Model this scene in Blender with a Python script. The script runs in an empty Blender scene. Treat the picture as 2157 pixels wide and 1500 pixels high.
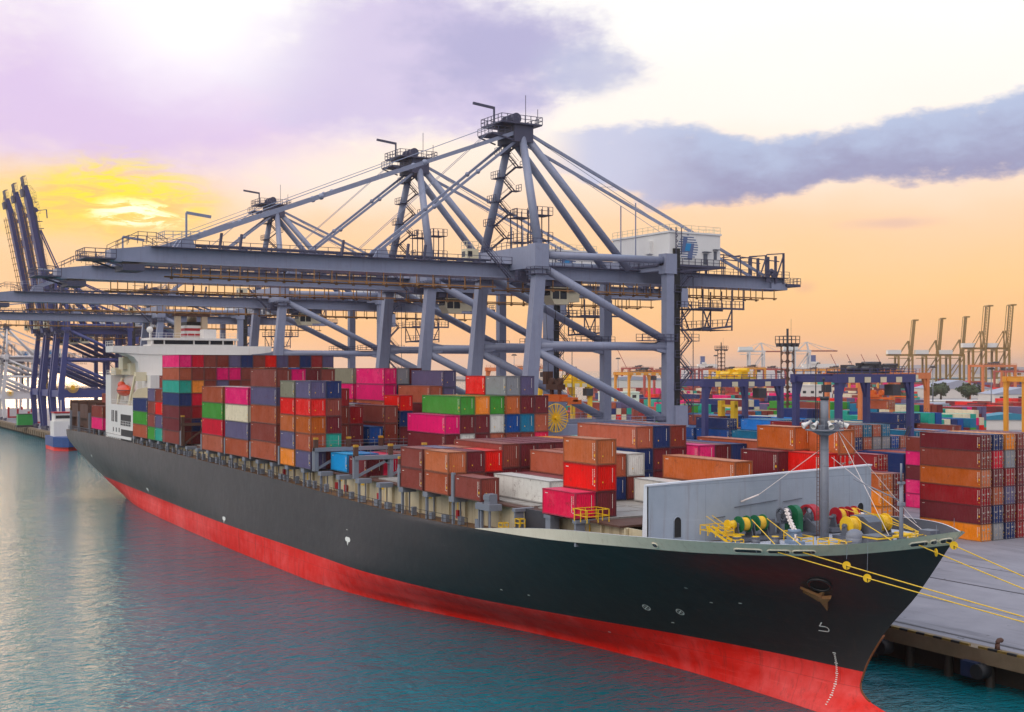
import bpy, math, random
from mathutils import Vector, Matrix
random.seed(7)
S = bpy.context.scene
COL = S.collection
# ------------------------------------------------------------------ camera, light, sky
# x runs aft -> bow along the ship, y from the water to the quay, z up (0 = height of the drone)
TH = math.radians(30.795)
VIEW = Vector((-math.cos(TH), math.sin(TH), 0)); RIGHT = Vector((math.sin(TH), math.cos(TH), 0))
WATER = -31.2; QUAY = -27.5
cd = bpy.data.cameras.new('camera'); cam = bpy.data.objects.new('camera', cd); COL.objects.link(cam)
cam.matrix_world = Matrix((RIGHT, Vector((0, 0, 1)), -VIEW)).transposed().to_4x4()
cd.sensor_width = 36; cd.lens = 2600 / 2157 * 36; cd.shift_y = 26.3 / 2157
cd.clip_start = 1; cd.clip_end = 60000
S.camera = cam
S.view_settings.view_transform = 'Standard'; S.view_settings.look = 'None'
S.view_settings.exposure = .12; S.view_settings.gamma = 1
S.render.film_transparent = False
SUN_AZ, SUN_EL = math.radians(-16.9), math.radians(7.5)
SUND = (VIEW * math.cos(SUN_AZ) + RIGHT * math.sin(SUN_AZ)) * math.cos(SUN_EL) + Vector((0, 0, math.sin(SUN_EL)))
ld = bpy.data.lights.new('sun', 'SUN'); ld.energy = .6; ld.color = (1, .70, .42); ld.angle = math.radians(20)
lo = bpy.data.objects.new('sun', ld); COL.objects.link(lo)
lo.rotation_euler = SUND.to_track_quat('Z', 'Y').to_euler(); lo.location = (0, 0, 200)

def lin(c):
    return tuple(((x / 255 + .055) / 1.055) ** 2.4 if x > 10 else x / 255 / 12.92 for x in c) + (1,)

class NT:
    """little node-tree writer"""
    def __init__(s, nt): s.nt = nt; s.n = nt.nodes; s.l = nt.links; s.n.clear()
    def new(s, t, **k):
        nd = s.n.new(t)
        for a, b in k.items(): setattr(nd, a, b)
        return nd
    def put(s, sock, v):
        if hasattr(v, 'is_linked') or hasattr(v, 'links'): s.l.new(v, sock)
        elif v is not None: sock.default_value = v
    def m(s, op, a, b=None, c=None, clamp=False):
        nd = s.new('ShaderNodeMath', operation=op, use_clamp=clamp)
        s.put(nd.inputs[0], a); s.put(nd.inputs[1], b)
        if c is not None: s.put(nd.inputs[2], c)
        return nd.outputs[0]
    def vm(s, op, a, b=None):
        nd = s.new('ShaderNodeVectorMath', operation=op); s.put(nd.inputs[0], a); s.put(nd.inputs[1], b)
        return nd.outputs['Value'] if op == 'DOT_PRODUCT' else nd.outputs[0]
    def mix(s, f, a, b, mode='MIX'):
        nd = s.new('ShaderNodeMix', data_type='RGBA', blend_type=mode)
        s.put(nd.inputs[0], f); s.put(nd.inputs[6], a); s.put(nd.inputs[7], b)
        return nd.outputs[2]
    def ss(s, v, a, b, x=0., y=1.):
        nd = s.new('ShaderNodeMapRange', interpolation_type='SMOOTHSTEP'); s.put(nd.inputs[0], v)
        nd.inputs[1].default_value = a; nd.inputs[2].default_value = b; nd.inputs[3].default_value = x; nd.inputs[4].default_value = y
        return nd.outputs[0]
    def noise(s, vec, scale, detail=4, rough=.55, dist=0.):
        nd = s.new('ShaderNodeTexNoise'); s.put(nd.inputs['Vector'], vec)
        nd.inputs['Scale'].default_value = scale; nd.inputs['Detail'].default_value = detail
        nd.inputs['Roughness'].default_value = rough; nd.inputs['Distortion'].default_value = dist
        return nd.outputs[0]
    def ramp(s, f, stops, interp='LINEAR'):
        nd = s.new('ShaderNodeValToRGB'); s.put(nd.inputs[0], f); cr = nd.color_ramp; cr.interpolation = interp
        while len(cr.elements) > 1: cr.elements.remove(cr.elements[-1])
        for i, (p, c) in enumerate(stops):
            e = cr.elements[0] if i == 0 else cr.elements.new(p)
            e.position = p; e.color = c
        return nd.outputs[0]
    def comb(s, x, y, z):
        nd = s.new('ShaderNodeCombineXYZ'); s.put(nd.inputs[0], x); s.put(nd.inputs[1], y); s.put(nd.inputs[2], z)
        return nd.outputs[0]

W = bpy.data.worlds.new("World"); S.world = W; W.use_nodes = True
t = NT(W.node_tree)
gen = t.new('ShaderNodeTexCoord').outputs['Generated']
vr = t.vm('DOT_PRODUCT', gen, tuple(RIGHT)); vf = t.vm('DOT_PRODUCT', gen, tuple(VIEW)); vz = t.vm('DOT_PRODUCT', gen, (0, 0, 1))
AZ = t.m('MULTIPLY', t.m('ARCTAN2', vr, vf), 57.2958)          # degrees east of the ship's quarter
EL = t.m('MULTIPLY', t.m('ARCSINE', vz), 57.2958)
cv = t.comb(t.m('MULTIPLY', AZ, .1), t.m('MULTIPLY', EL, .2), 0.)
n1 = t.m('SUBTRACT', t.noise(cv, 1.6, 8, .6), .5)               # big cloud shapes
n2 = t.m('SUBTRACT', t.noise(t.vm('ADD', cv, (7.3, 2.1, 0)), 4.5, 8, .62), .5)
n3 = t.m('SUBTRACT', t.noise(t.vm('ADD', cv, (3.3, 9.1, 0)), 1.1, 5, .5), .5)
EW = t.m('ADD', EL, t.m('MULTIPLY', n3, 3.0))
def A(x): return math.degrees(math.atan((x - 1078.5) / 2600))
def E_(y, x=1078.5): return math.degrees(math.atan((776.3 - y) / 2600 * math.cos(math.radians(A(x)))))
def st(y): return max(0., min(1., (E_(y) + 2) / 40))
f = t.m('DIVIDE', t.m('ADD', EW, 2.), 40., clamp=True)
base = t.ramp(f, [(st(860), lin((244, 190, 140))), (st(770), lin((253, 188, 140))), (st(690), lin((255, 196, 134))), (st(600), lin((255, 206, 144))),
                  (st(480), lin((255, 212, 172))), (st(380), lin((254, 230, 210))), (st(250), lin((254, 245, 236))), (st(60), lin((255, 252, 248))),
                  (.75, lin((250, 248, 250))), (1, lin((235, 238, 248)))])
def blob(x, y, rx, ry, lo, hi, kn=1.0, k2=.35):
    """soft cloud patch centred on a direction of the sky, its rim broken up by noise"""
    a = t.m('DIVIDE', t.m('SUBTRACT', AZ, A(x)), rx); e = t.m('DIVIDE', t.m('SUBTRACT', EL, E_(y, x)), ry)
    d = t.m('SUBTRACT', 1., t.m('SQRT', t.m('ADD', t.m('MULTIPLY', a, a), t.m('MULTIPLY', e, e))))
    d = t.m('ADD', d, t.m('ADD', t.m('MULTIPLY', n1, kn), t.m('MULTIPLY', n2, k2)))
    return t.ss(d, lo, hi)
def over(c, col, mask, amt=1.):
    return t.mix(t.m('MULTIPLY', mask, amt), c, col)
c = base
c = over(c, lin((216, 192, 232)), blob(240, 200, 15, 5.8, 0., .7), .9)          # lavender veil
c = over(c, lin((208, 196, 228)), blob(860, 130, 10, 4.4, 0., .5), .92)
c = over(c, lin((172, 170, 208)), blob(1060, 110, 6.8, 3.4, .0, .8, 1.1, .9), .8)   # violet cloud
c = over(c, lin((186, 190, 218)), blob(1230, 150, 3.4, 1.9, .0, .7, .9, .9), .8)
c = over(c, (1.03, 1.01, 1.02, 1), blob(400, 60, 8.5, 5.2, .0, 1.15, .35, .25), 1.)    # veiled bright spot
c = over(c, lin((255, 238, 222)), blob(760, 370, 8, 2.2, 0., .9, .5), .7)
c = over(c, lin((255, 212, 104)), blob(180, 425, 8.4, 2.4, .0, .8, .5, .6), .95)       # yellow sunset glow
wv = t.comb(t.m('MULTIPLY', AZ, .22), t.m('MULTIPLY', EL, .95), 0.)
wn = t.noise(wv, 2.2, 9, .66, 1.2)                                 # torn golden wisps round the veiled sun
c = over(c, lin((255, 234, 60)), t.m('MULTIPLY', blob(250, 405, 5.4, 2.2, .0, .8, .5, .5), t.ss(wn, .4, .6)), .9)
c = over(c, lin((250, 196, 120)), t.m('MULTIPLY', blob(200, 430, 6.5, 2.0, .0, .8, .5, .5), t.ss(wn, .47, .36)), .55)
c = over(c, (1.25, 1.15, .78, 1), t.m('MULTIPLY', blob(285, 450, 2.6, .95, .05, .7, .8, .8), t.ss(wn, .45, .56)), 1.)
c = over(c, lin((255, 205, 158)), blob(60, 600, 9, 1.9, 0., .8, .3), .7)
# long blue-grey bank on the right, rising towards its far end
def curve(pts, k):
    x0, x1 = A(pts[0][0]), A(pts[-1][0])
    return t.m('MULTIPLY', t.ramp(t.m('DIVIDE', t.m('SUBTRACT', AZ, x0), x1 - x0, clamp=True), [((A(x) - x0) / (x1 - x0), (v / k,) * 3 + (1,)) for x, v in pts], 'EASE'), k)
cen = curve([(1150, E_(315, 1150)), (1400, E_(345, 1400)), (1600, E_(358, 1600)), (1800, E_(318, 1800)), (2000, E_(305, 2000)), (2300, E_(255, 2300))], 30.)
half = curve([(1150, 1.1), (1400, 2.1), (1600, 1.55), (1800, 1.5), (2000, 1.75), (2300, 2.3)], 5.)
dn = t.m('DIVIDE', t.m('SUBTRACT', EL, cen), half)
dd = t.m('ADD', t.m('SUBTRACT', 1.05, t.m('MULTIPLY', dn, dn)), t.m('ADD', t.m('MULTIPLY', n1, 1.5), t.m('MULTIPLY', n2, 1.5)))
bank = t.m('MULTIPLY', t.ss(dd, .05, .62), t.ss(AZ, A(1120), A(1260)))
bankc = t.mix(t.ss(t.m('ADD', dn, t.m('MULTIPLY', n2, 2.6)), -.9, 1.), lin((146, 148, 186)), lin((174, 188, 220)))
bankc = t.mix(t.ss(AZ, A(1550), A(1250)), bankc, lin((196, 200, 226)))
c = over(c, bankc, bank, .93)
c = over(c, lin((214, 178, 178)), blob(1880, 470, 3.2, .45, .1, .9, 1., .6), .45)
c = over(c, lin((232, 168, 150)), blob(1695, 605, .75, .4, .0, .9, 1., .6), .4)
# the dome behind the photographer: plain bright overcast, whiter over the water than ahead of the bow
back = t.ss(vf, .45, -.05)
sidec = t.ss(vr, -.9, .9)
bc = t.mix(t.ss(EL, 4, 38), t.mix(sidec, (.72, .70, .74, 1), (.34, .36, .46, 1)), t.mix(sidec, (2.75, 2.6, 2.52, 1), (.80, .82, .94, 1)))
c = t.mix(back, c, bc)
c = t.mix(t.ss(AZ, -31, -55), c, t.mix(t.ss(vf, .2, -.3), (.98, .93, 1.0, 1), bc))
c = t.mix(t.m('MULTIPLY', t.ss(EL, 16.5, 27), t.ss(vf, .0, .35)), c, (.50, .72, 1.0, 1))
c = t.mix(t.ss(EL, 55, 75), c, (1.1, 1.05, 1.12, 1))
c = t.mix(t.ss(EL, -1, -4), c, (.10, .13, .15, 1))
bg = t.new('ShaderNodeBackground'); t.l.new(c, bg.inputs[0]); bg.inputs[1].default_value = 1.0
wo = t.new('ShaderNodeOutputWorld'); t.l.new(bg.outputs[0], wo.inputs[0])

# ------------------------------------------------------------------ mesh + object helpers
class MB:
    def __init__(s): s.v = []; s.f = []; s.mi = []; s.sm = []; s.cur = 0
    def face(s, idx, sm=False): s.f.append(idx); s.mi.append(s.cur); s.sm.append(sm)
    def add(s, vs, fs, sm=False):
        o = len(s.v); s.v += [tuple(v) for v in vs]
        for q in fs: s.face([o + i for i in q], sm)
    def box(s, x0, x1, y0, y1, z0, z1):
        s.add([(x0, y0, z0), (x1, y0, z0), (x1, y1, z0), (x0, y1, z0), (x0, y0, z1), (x1, y0, z1), (x1, y1, z1), (x0, y1, z1)],
              [(3, 2, 1, 0), (4, 5, 6, 7), (0, 1, 5, 4), (1, 2, 6, 5), (2, 3, 7, 6), (3, 0, 4, 7)])
        return s
    def frame(s, p, q, up=(0, 0, 1)):
        p = Vector(p); q = Vector(q); d = (q - p).normalized(); u = Vector(up)
        if abs(d.dot(u)) > .97: u = Vector((1, 0, 0)) if abs(d.x) < .9 else Vector((0, 1, 0))
        a = d.cross(u).normalized(); b = a.cross(d).normalized()
        return p, q, a, b
    def beam(s, p, q, w, h, up=(0, 0, 1), w2=None, h2=None):
        p, q, a, b = s.frame(p, q, up); w2 = w if w2 is None else w2; h2 = h if h2 is None else h2
        vs = [p - a * w / 2 - b * h / 2, p + a * w / 2 - b * h / 2, p + a * w / 2 + b * h / 2, p - a * w / 2 + b * h / 2,
              q - a * w2 / 2 - b * h2 / 2, q + a * w2 / 2 - b * h2 / 2, q + a * w2 / 2 + b * h2 / 2, q - a * w2 / 2 + b * h2 / 2]
        s.add(vs, [(0, 1, 2, 3), (7, 6, 5, 4), (0, 4, 5, 1), (1, 5, 6, 2), (2, 6, 7, 3), (3, 7, 4, 0)])
        return s
    def tube(s, p, q, r, n=10, r2=None, caps=True):
        p, q, a, b = s.frame(p, q); r2 = r if r2 is None else r2; o = len(s.v)
        for c0, rr in ((p, r), (q, r2)):
            for i in range(n):
                an = 2 * math.pi * i / n; s.v.append(tuple(c0 + a * rr * math.cos(an) + b * rr * math.sin(an)))
        for i in range(n):
            j = (i + 1) % n; s.face([o + i, o + n + i, o + n + j, o + j], n > 5)
        if caps:
            s.face([o + i for i in range(n)]); s.face([o + n + i for i in reversed(range(n))])
        return s
    def path(s, pts, r, n=6):
        o = len(s.v); m = len(pts); pts = [Vector(p) for p in pts]
        for k, p in enumerate(pts):
            d = (pts[min(k + 1, m - 1)] - pts[max(k - 1, 0)]).normalized(); u = Vector((0, 0, 1))
            if abs(d.z) > .97: u = Vector((1, 0, 0))
            a = d.cross(u).normalized(); b = a.cross(d)
            for i in range(n):
                an = 2 * math.pi * i / n; s.v.append(tuple(p + a * r * math.cos(an) + b * r * math.sin(an)))
        for k in range(m - 1):
            for i in range(n):
                j = (i + 1) % n; s.face([o + k * n + i, o + k * n + n + i, o + k * n + n + j, o + k * n + j], True)
        s.face([o + i for i in range(n)]); s.face([o + (m - 1) * n + i for i in reversed(range(n))])
        return s
    def prism(s, prof, axis, a0, a1):
        """extrude a 2-D outline along 'x', 'y' or 'z'"""
        n = len(prof)
        def P(u, v, w): return {'x': (w, u, v), 'y': (u, w, v), 'z': (u, v, w)}[axis]
        vs = [P(u, v, a0) for u, v in prof] + [P(u, v, a1) for u, v in prof]
        fs = [[i, (i + 1) % n, n + (i + 1) % n, n + i] for i in range(n)] + [list(range(n))[::-1], list(range(n, 2 * n))]
        s.add(vs, fs); return s
    def ring(s, c, ax, R, r, n=20, m=6, a0=0., a1=2 * math.pi):
        """torus (or an arc of one) round axis ax"""
        c = Vector(c); ax = Vector(ax).normalized(); u = Vector((0, 0, 1)) if abs(ax.z) < .9 else Vector((1, 0, 0))
        a = ax.cross(u).normalized(); b = a.cross(ax); full = abs(a1 - a0) > 6.28; o = len(s.v); k = n if full else n + 1
        for i in range(k):
            an = a0 + (a1 - a0) * i / n; d = a * math.cos(an) + b * math.sin(an)
            for j in range(m):
                bn = 2 * math.pi * j / m; s.v.append(tuple(c + d * (R + r * math.cos(bn)) + ax * r * math.sin(bn)))
        for i in range(n):
            i2 = (i + 1) % k
            for j in range(m):
                j2 = (j + 1) % m; s.face([o + i * m + j, o + i2 * m + j, o + i2 * m + j2, o + i * m + j2], True)
        return s
    def ball(s, c, r, n=12, m=8, sx=1, sy=1, sz=1):
        o = len(s.v); c = Vector(c)
        for k in range(m + 1):
            ph = math.pi * k / m
            for i in range(n):
                an = 2 * math.pi * i / n
                s.v.append((c.x + r * sx * math.sin(ph) * math.cos(an), c.y + r * sy * math.sin(ph) * math.sin(an), c.z + r * sz * math.cos(ph)))
        for k in range(m):
            for i in range(n):
                j = (i + 1) % n; s.face([o + k * n + i, o + k * n + n + i, o + k * n + n + j, o + k * n + j], True)
        return s
    def rail(s, pts, h=1.05, step=1.8, r=.04, rows=2):
        """guard rail along a polyline"""
        closed = (Vector(pts[0]) - Vector(pts[-1])).length < 1e-4
        for j, (p, q) in enumerate(zip(pts, pts[1:])):
            p = Vector(p); q = Vector(q); L = (q - p).length; n = max(1, round(L / step))
            for i in range(1 if j else 0, n if closed and j == len(pts) - 2 else n + 1):
                c = p.lerp(q, i / n); s.beam(c, c + Vector((0, 0, h)), r * 1.6, r * 1.6)
            for k in range(1, rows + 1):
                o = Vector((0, 0, h * k / rows)); s.beam(p + o, q + o, r * 1.5, r * 1.5)
        return s
    def stairs(s, p, q, w=.8, side=None):
        """a flight with stringers and treads"""
        p = Vector(p); q = Vector(q); d = q - p; hz = Vector((d.x, d.y, 0)).normalized(); a = hz.cross(Vector((0, 0, 1))) * (w / 2)
        for sg in (-1, 1): s.beam(p + a * sg, q + a * sg, .06, .22)
        n = max(3, int(abs(d.z) / .45))
        for i in range(1, n): 
            c = p.lerp(q, i / n); s.beam(c - a, c + a, .22, .04)
        for sg in (-1, 1): s.beam(p + a * sg + Vector((0, 0, 1)), q + a * sg + Vector((0, 0, 1)), .05, .05)
        return s
    def mesh(s, name):
        me = bpy.data.meshes.new(name); me.from_pydata(s.v, [], s.f); me.update()
        me.polygons.foreach_set('material_index', s.mi); me.polygons.foreach_set('use_smooth', s.sm)
        return me
    def build(s, name, mats, parent=None, loc=None):
        me = s.mesh(name)
        for m in (mats if isinstance(mats, (list, tuple)) else [mats]): me.materials.append(m)
        o = bpy.data.objects.new(name, me); COL.objects.link(o)
        if parent: o.parent = parent
        if loc: o.location = loc
        return o
def tag(o, label=None, cat=None, group=None, kind=None):
    for k, v in (('label', label), ('category', cat), ('group', group), ('kind', kind)):
        if v: o[k] = v
    return o
def thing(name, loc, label, cat, group=None, rz=0.):
    o = bpy.data.objects.new(name, None); COL.objects.link(o); o.location = loc; o.rotation_euler = (0, 0, rz)
    o.empty_display_size = .1
    return tag(o, label, cat, group)
def kids(o): return [c for c in o.children]
def copy_tree(o, parent=None):
    c = o.copy(); COL.objects.link(c)
    if parent: c.parent = parent
    for ch in kids(o): copy_tree(ch, c)
    return c

# ------------------------------------------------------------------ materials
def mat(name, rgb, rough=.5, metal=0., var=.12, rust=0., scale=.5, streak=.0, rnd=.0, rustc=(92, 48, 28), spec=.5, bump=0., coat=0.):
    """weathered paint: large fading, fine dirt, rust patches and run-down streaks in the object's own space"""
    m = bpy.data.materials.new(name); m.use_nodes = True; n = NT(m.node_tree)
    co = n.new('ShaderNodeTexCoord').outputs['Object']
    col = lin(rgb) if max(rgb) > 1.001 else tuple(rgb) + (1,)
    b = n.new('ShaderNodeBsdfPrincipled'); out = n.new('ShaderNodeOutputMaterial'); n.l.new(b.outputs[0], out.inputs[0])
    rn = n.new('ShaderNodeObjectInfo').outputs['Random']
    off = n.vm('ADD', co, n.comb(n.m('MULTIPLY', rn, 37.), n.m('MULTIPLY', rn, 91.), 0.)) if rnd else co
    fac = n.m('MULTIPLY', n.m('SUBTRACT', n.noise(off, scale, 5, .6), .5), 2 * var)
    fac = n.m('ADD', fac, n.m('MULTIPLY', n.m('SUBTRACT', n.noise(off, scale * 9, 4, .6), .5), var))
    if rnd: fac = n.m('ADD', fac, n.m('MULTIPLY', n.m('SUBTRACT', rn, .5), rnd))
    hsv = n.new('ShaderNodeHueSaturation'); hsv.inputs['Color'].default_value = col
    n.put(hsv.inputs['Value'], n.m('ADD', 1., fac))
    n.put(hsv.inputs['Saturation'], n.m('SUBTRACT', 1., n.m('MULTIPLY', fac, .6)))
    c = hsv.outputs[0]
    if streak:
        sv = n.vm('MULTIPLY', off, (1.6, 1.6, .09))
        c = n.mix(n.m('MULTIPLY', n.ss(n.noise(sv, 1.3, 5, .6), .5, .78), streak), c, lin(rustc))
    if rust:
        rm = n.m('MULTIPLY', n.ss(n.noise(off, 1.1, 6, .68), .58 - .12 * rust, .72 - .06 * rust), n.ss(n.noise(off, 6., 3, .6), .38, .6))
        c = n.mix(n.m('MULTIPLY', rm, min(1., rust)), c, lin(rustc))
    n.l.new(c, b.inputs['Base Color'])
    n.put(b.inputs['Roughness'], n.m('ADD', rough, n.m('MULTIPLY', fac, -.5), clamp=True))
    b.inputs['Metallic'].default_value = metal; b.inputs['Specular IOR Level'].default_value = spec
    if coat: b.inputs['Coat Weight'].default_value = coat
    if bump:
        bp = n.new('ShaderNodeBump'); bp.inputs['Strength'].default_value = bump; bp.inputs['Distance'].default_value = .05
        n.l.new(n.noise(off, scale * 14, 5, .6), bp.inputs['Height']); n.l.new(bp.outputs[0], b.inputs['Normal'])
    return m
M = {}
# ------------------------------------------------------------------ setting: water, quay, hills
def water_mat():
    m = bpy.data.materials.new('harbour water'); m.use_nodes = True; n = NT(m.node_tree)
    co = n.new('ShaderNodeTexCoord').outputs['Object']
    b = n.new('ShaderNodeBsdfPrincipled'); o = n.new('ShaderNodeOutputMaterial'); n.l.new(b.outputs[0], o.inputs[0])
    n.l.new(n.mix(n.noise(co, .02, 4, .6), (.0, .09, .115, 1), (.0, .16, .20, 1)), b.inputs['Base Color'])
    b.inputs['Roughness'].default_value = .06; b.inputs['IOR'].default_value = 1.3
    # wind ripples run slightly across the ship
    c1 = n.vm('MULTIPLY', co, (1., .62, 1.))
    h = n.m('ADD', n.m('MULTIPLY', n.noise(c1, .2, 4, .6, .4), .95), n.m('MULTIPLY', n.noise(n.vm('ADD', c1, (9, 4, 0)), .8, 4, .6, .6), .55))
    h = n.m('ADD', h, n.m('MULTIPLY', n.noise(co, .03, 3, .5), 1.2))
    bp = n.new('ShaderNodeBump'); bp.inputs['Strength'].default_value = .75; bp.inputs['Distance'].default_value = 1.
    h = n.m('ADD', h, n.m('MULTIPLY', n.noise(n.vm('ADD', c1, (2, 7, 0)), 2.3, 3, .6, .4), .2))
    n.l.new(h, bp.inputs['Height']); n.l.new(bp.outputs[0], b.inputs['Normal'])
    return m
M['water'] = water_mat()
def ground_mat(name, rgb, var, dark, scale, streak=0.):
    m = bpy.data.materials.new(name); m.use_nodes = True; n = NT(m.node_tree)
    co = n.new('ShaderNodeTexCoord').outputs['Object']
    b = n.new('ShaderNodeBsdfPrincipled'); o = n.new('ShaderNodeOutputMaterial'); n.l.new(b.outputs[0], o.inputs[0])
    c = n.mix(n.noise(co, scale, 6, .65), lin(dark), lin(rgb))
    st_ = n.noise(n.vm('MULTIPLY', co, (.06, .5, 1)), 1., 5, .6)                # tyre and oil traces along the quay
    c = n.mix(n.m('MULTIPLY', n.ss(st_, .5, .75), var), c, lin(dark))
    c = n.mix(n.m('MULTIPLY', n.ss(n.noise(co, .9, 4, .6), .66, .74), var), c, lin(tuple(x // 2 for x in dark)))
    n.l.new(c, b.inputs['Base Color']); b.inputs['Roughness'].default_value = .7
    bp = n.new('ShaderNodeBump'); bp.inputs['Strength'].default_value = .25; bp.inputs['Distance'].default_value = .03
    n.l.new(n.noise(co, 3, 6, .7), bp.inputs['Height']); n.l.new(bp.outputs[0], b.inputs['Normal'])
    return m
M['apron'] = ground_mat('quay asphalt', (160, 157, 166), .85, (92, 90, 98), .09)
M['conc'] = ground_mat('quay concrete', (150, 132, 108), .8, (92, 74, 52), .35)
M['yard'] = ground_mat('yard asphalt', (118, 114, 120), .6, (84, 82, 88), .05)
M['hill'] = mat('far hill', (104, 110, 128), .9, var=.1, scale=.002)
M['rail'] = mat('crane rail', (50, 50, 58), .4, var=.2, rust=.3)
b = MB(); b.add([(-12000, -12000, WATER), (12000, -12000, WATER), (12000, 12000, WATER), (-12000, 12000, WATER)], [(0, 1, 2, 3)])
tag(b.build('water', M['water']), kind='structure')
YQ = 101.2
b = MB(); b.cur = 0
b.add([(-900, YQ + 1.6, QUAY), (200, YQ + 1.6, QUAY), (200, 1500, QUAY), (-900, 1500, QUAY)], [(0, 1, 2, 3)])
b.cur = 1; b.add([(-900, YQ, QUAY + .06), (200, YQ, QUAY + .06), (200, YQ + 1.6, QUAY + .06), (-900, YQ + 1.6, QUAY + .06), (-900, YQ, QUAY - 1.35), (200, YQ, QUAY - 1.35), (200, YQ + 1.6, QUAY), (-900, YQ + 1.6, QUAY), (-900, YQ + 2.6, QUAY - 1.35), (200, YQ + 2.6, QUAY - 1.35), (-900, YQ + 2.6, -36), (200, YQ + 2.6, -36)],
                 [(0, 1, 2, 3), (4, 5, 1, 0), (3, 2, 6, 7), (8, 9, 5, 4)])
b.cur = 2; b.add([(-900, YQ + 2.6, -36), (200, YQ + 2.6, -36), (200, YQ + 2.6, QUAY - 1.35), (-900, YQ + 2.6, QUAY - 1.35)], [(0, 1, 2, 3)])  # back wall and piles coloured dark for the shade under the deck
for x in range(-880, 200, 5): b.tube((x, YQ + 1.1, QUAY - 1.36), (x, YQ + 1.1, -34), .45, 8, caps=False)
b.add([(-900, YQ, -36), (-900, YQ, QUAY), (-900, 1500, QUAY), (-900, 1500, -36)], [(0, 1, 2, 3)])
tag(b.build('quay_pavement', [M['apron'], M['conc'], mat('shaded concrete', (52, 46, 40), .6, var=.3, rust=.3)]), kind='structure')
b = MB(); b.add([(-9000, 1500, QUAY - .5), (6000, 1500, QUAY - .5), (6000, 2100, QUAY - .5), (-9000, 2100, QUAY - .5)], [(0, 1, 2, 3)]); b.add([(-900, 1498, -36), (200, 1498, -36), (200, 1498, QUAY), (-900, 1498, QUAY)], [(0, 1, 2, 3)])
tag(b.build('ground', M['yard']), kind='structure')
for y, lb in ((104.5, 'long dark double crane rail near the quay edge'), (130.5, 'long dark double crane rail further in from the quay edge')):
    r = thing('crane_rail', (-350, y, QUAY), lb, 'rail')
    for d in (-.15, .15): b = MB(); b.box(-550, 550, d - .05, d + .05, .004, .03); b.build('rail_bar', M['rail'], r)
b = MB(); b.box(-900, 200, 143.0, 143.25, QUAY + .004, QUAY + .012); b.box(-125, -60, 118.5, 118.62, QUAY + .004, QUAY + .012); tag(b.build('pavement_line', M['rail']), kind='structure')
b = MB()
rr = random.Random(5); pk = []
for i in range(60): pk.append((-6000 + i * 160, 14 + 50 * max(0, math.sin(i * .35 + 1) * .6 + rr.uniform(-.2, .4))))
for (x0, h0), (x1, h1) in zip(pk, pk[1:]):
    for d, k in ((0, 0), (400, 1), (900, 0)): pass
    b.add([(x0, 6400, WATER - 2), (x1, 6400, WATER - 2), (x1, 6700, WATER + h1), (x0, 6700, WATER + h0), (x1, 7400, WATER + h1 * .7), (x0, 7400, WATER + h0 * .7)], [(0, 1, 2, 3), (3, 2, 4, 5)], True)
tag(b.build('hills', M['hill']), kind='structure')
# ------------------------------------------------------------------ lines of the hull
YC = 83.4
LV = [
 (-35.0, [(-298,9),(-275,13),(-218,15.5),(-182,15.8),(-165,15.0),(-143,11.5),(-120,6.0),(-107,3.8),(-98,2.9),(-86,2.6),(-78,2.5),(-69.5,0)]),
 (-31.2, [(-303,11),(-275,13.9),(-218,15.8),(-182,16.1),(-166,15.7),(-146,12.6),(-123,6.6),(-109,3.9),(-99,2.6),(-87,2.2),(-79,2.0),(-72.0,0)]),
 (-29.4, [(-310,11.7),(-275,14),(-217,16),(-182,16.1),(-166,16),(-147,14.2),(-125,9),(-111,5.6),(-99,3.1),(-87,1.6),(-81,.9),(-78.3,0)]),
 (-27.1, [(-321,12.5),(-275,14.2),(-216,16.1),(-182,16.1),(-167,16.1),(-150,15.9),(-130,13.2),(-114,9),(-99.5,4.4),(-89,1.8),(-83,.75),(-78.6,0)]),
 (-23.0, [(-338,14),(-290,15.6),(-230,16.1),(-182,16.1),(-167,16.1),(-150,16.1),(-128,15.2),(-112,11.9),(-97.5,7.6),(-87.5,4.4),(-80.5,1.9),(-76.0,0)]),
 (-19.3, [(-351,15),(-300,16.1),(-230,16.1),(-182,16.1),(-167,16.1),(-150,16.1),(-127,16.0),(-109,14.6),(-95,11.6),(-85,7.6),(-77.6,3.8),(-72.6,0)])]
TOP = [(-352,15.4,-16.6),(-300,16.1,-16.2),(-230,16.1,-16.9),(-182,16.1,-17.4),(-160,16.1,-17.9),(-140,16.1,-18.2),(-121,16.1,-17.95),(-106,15.9,-17.4),(-92,15.2,-16.55),(-83.2,12.9,-16.15),(-75.4,7.0,-15.75),(-69.1,0,-14.6)]
def cat(p, u):
    n = len(p) - 1; u = min(max(u, 0), n - 1e-9); i = int(u); f = u - i
    a, b, c, d = p[max(i - 1, 0)], p[i], p[i + 1], p[min(i + 2, n)]
    return tuple(.5 * (2 * y + (z - x) * f + (2 * x - 5 * y + 4 * z - w) * f * f + (3 * y - x - 3 * z + w) * f ** 3) for x, y, z, w in zip(a, b, c, d))
def hullp(u, v):
    """point on the starboard shell: u 0 (stern) .. 11 (stem), v 0 (keel side) .. 6 (deck edge)"""
    cols = [(*cat(p, u), z) for z, p in LV] + [cat(TOP, u)]
    x, h, z = cat(cols, v)
    return x, max(h, 0.), z
def hullxz(X, Z):
    """half breadth of the shell where it passes (X, Z)"""
    u, v = 6., 3.
    for _ in range(60):
        lo, hi = 0., 6.
        for _k in range(24):
            v = (lo + hi) / 2
            if hullp(u, v)[2] < Z: lo = v
            else: hi = v
        lo, hi = 0., 11.
        for _k in range(24):
            um = (lo + hi) / 2
            if hullp(um, v)[0] < X: lo = um
            else: hi = um
        if abs(lo - u) < 1e-4: break
        u = lo
    return hullp(u, v)[1]
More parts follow.
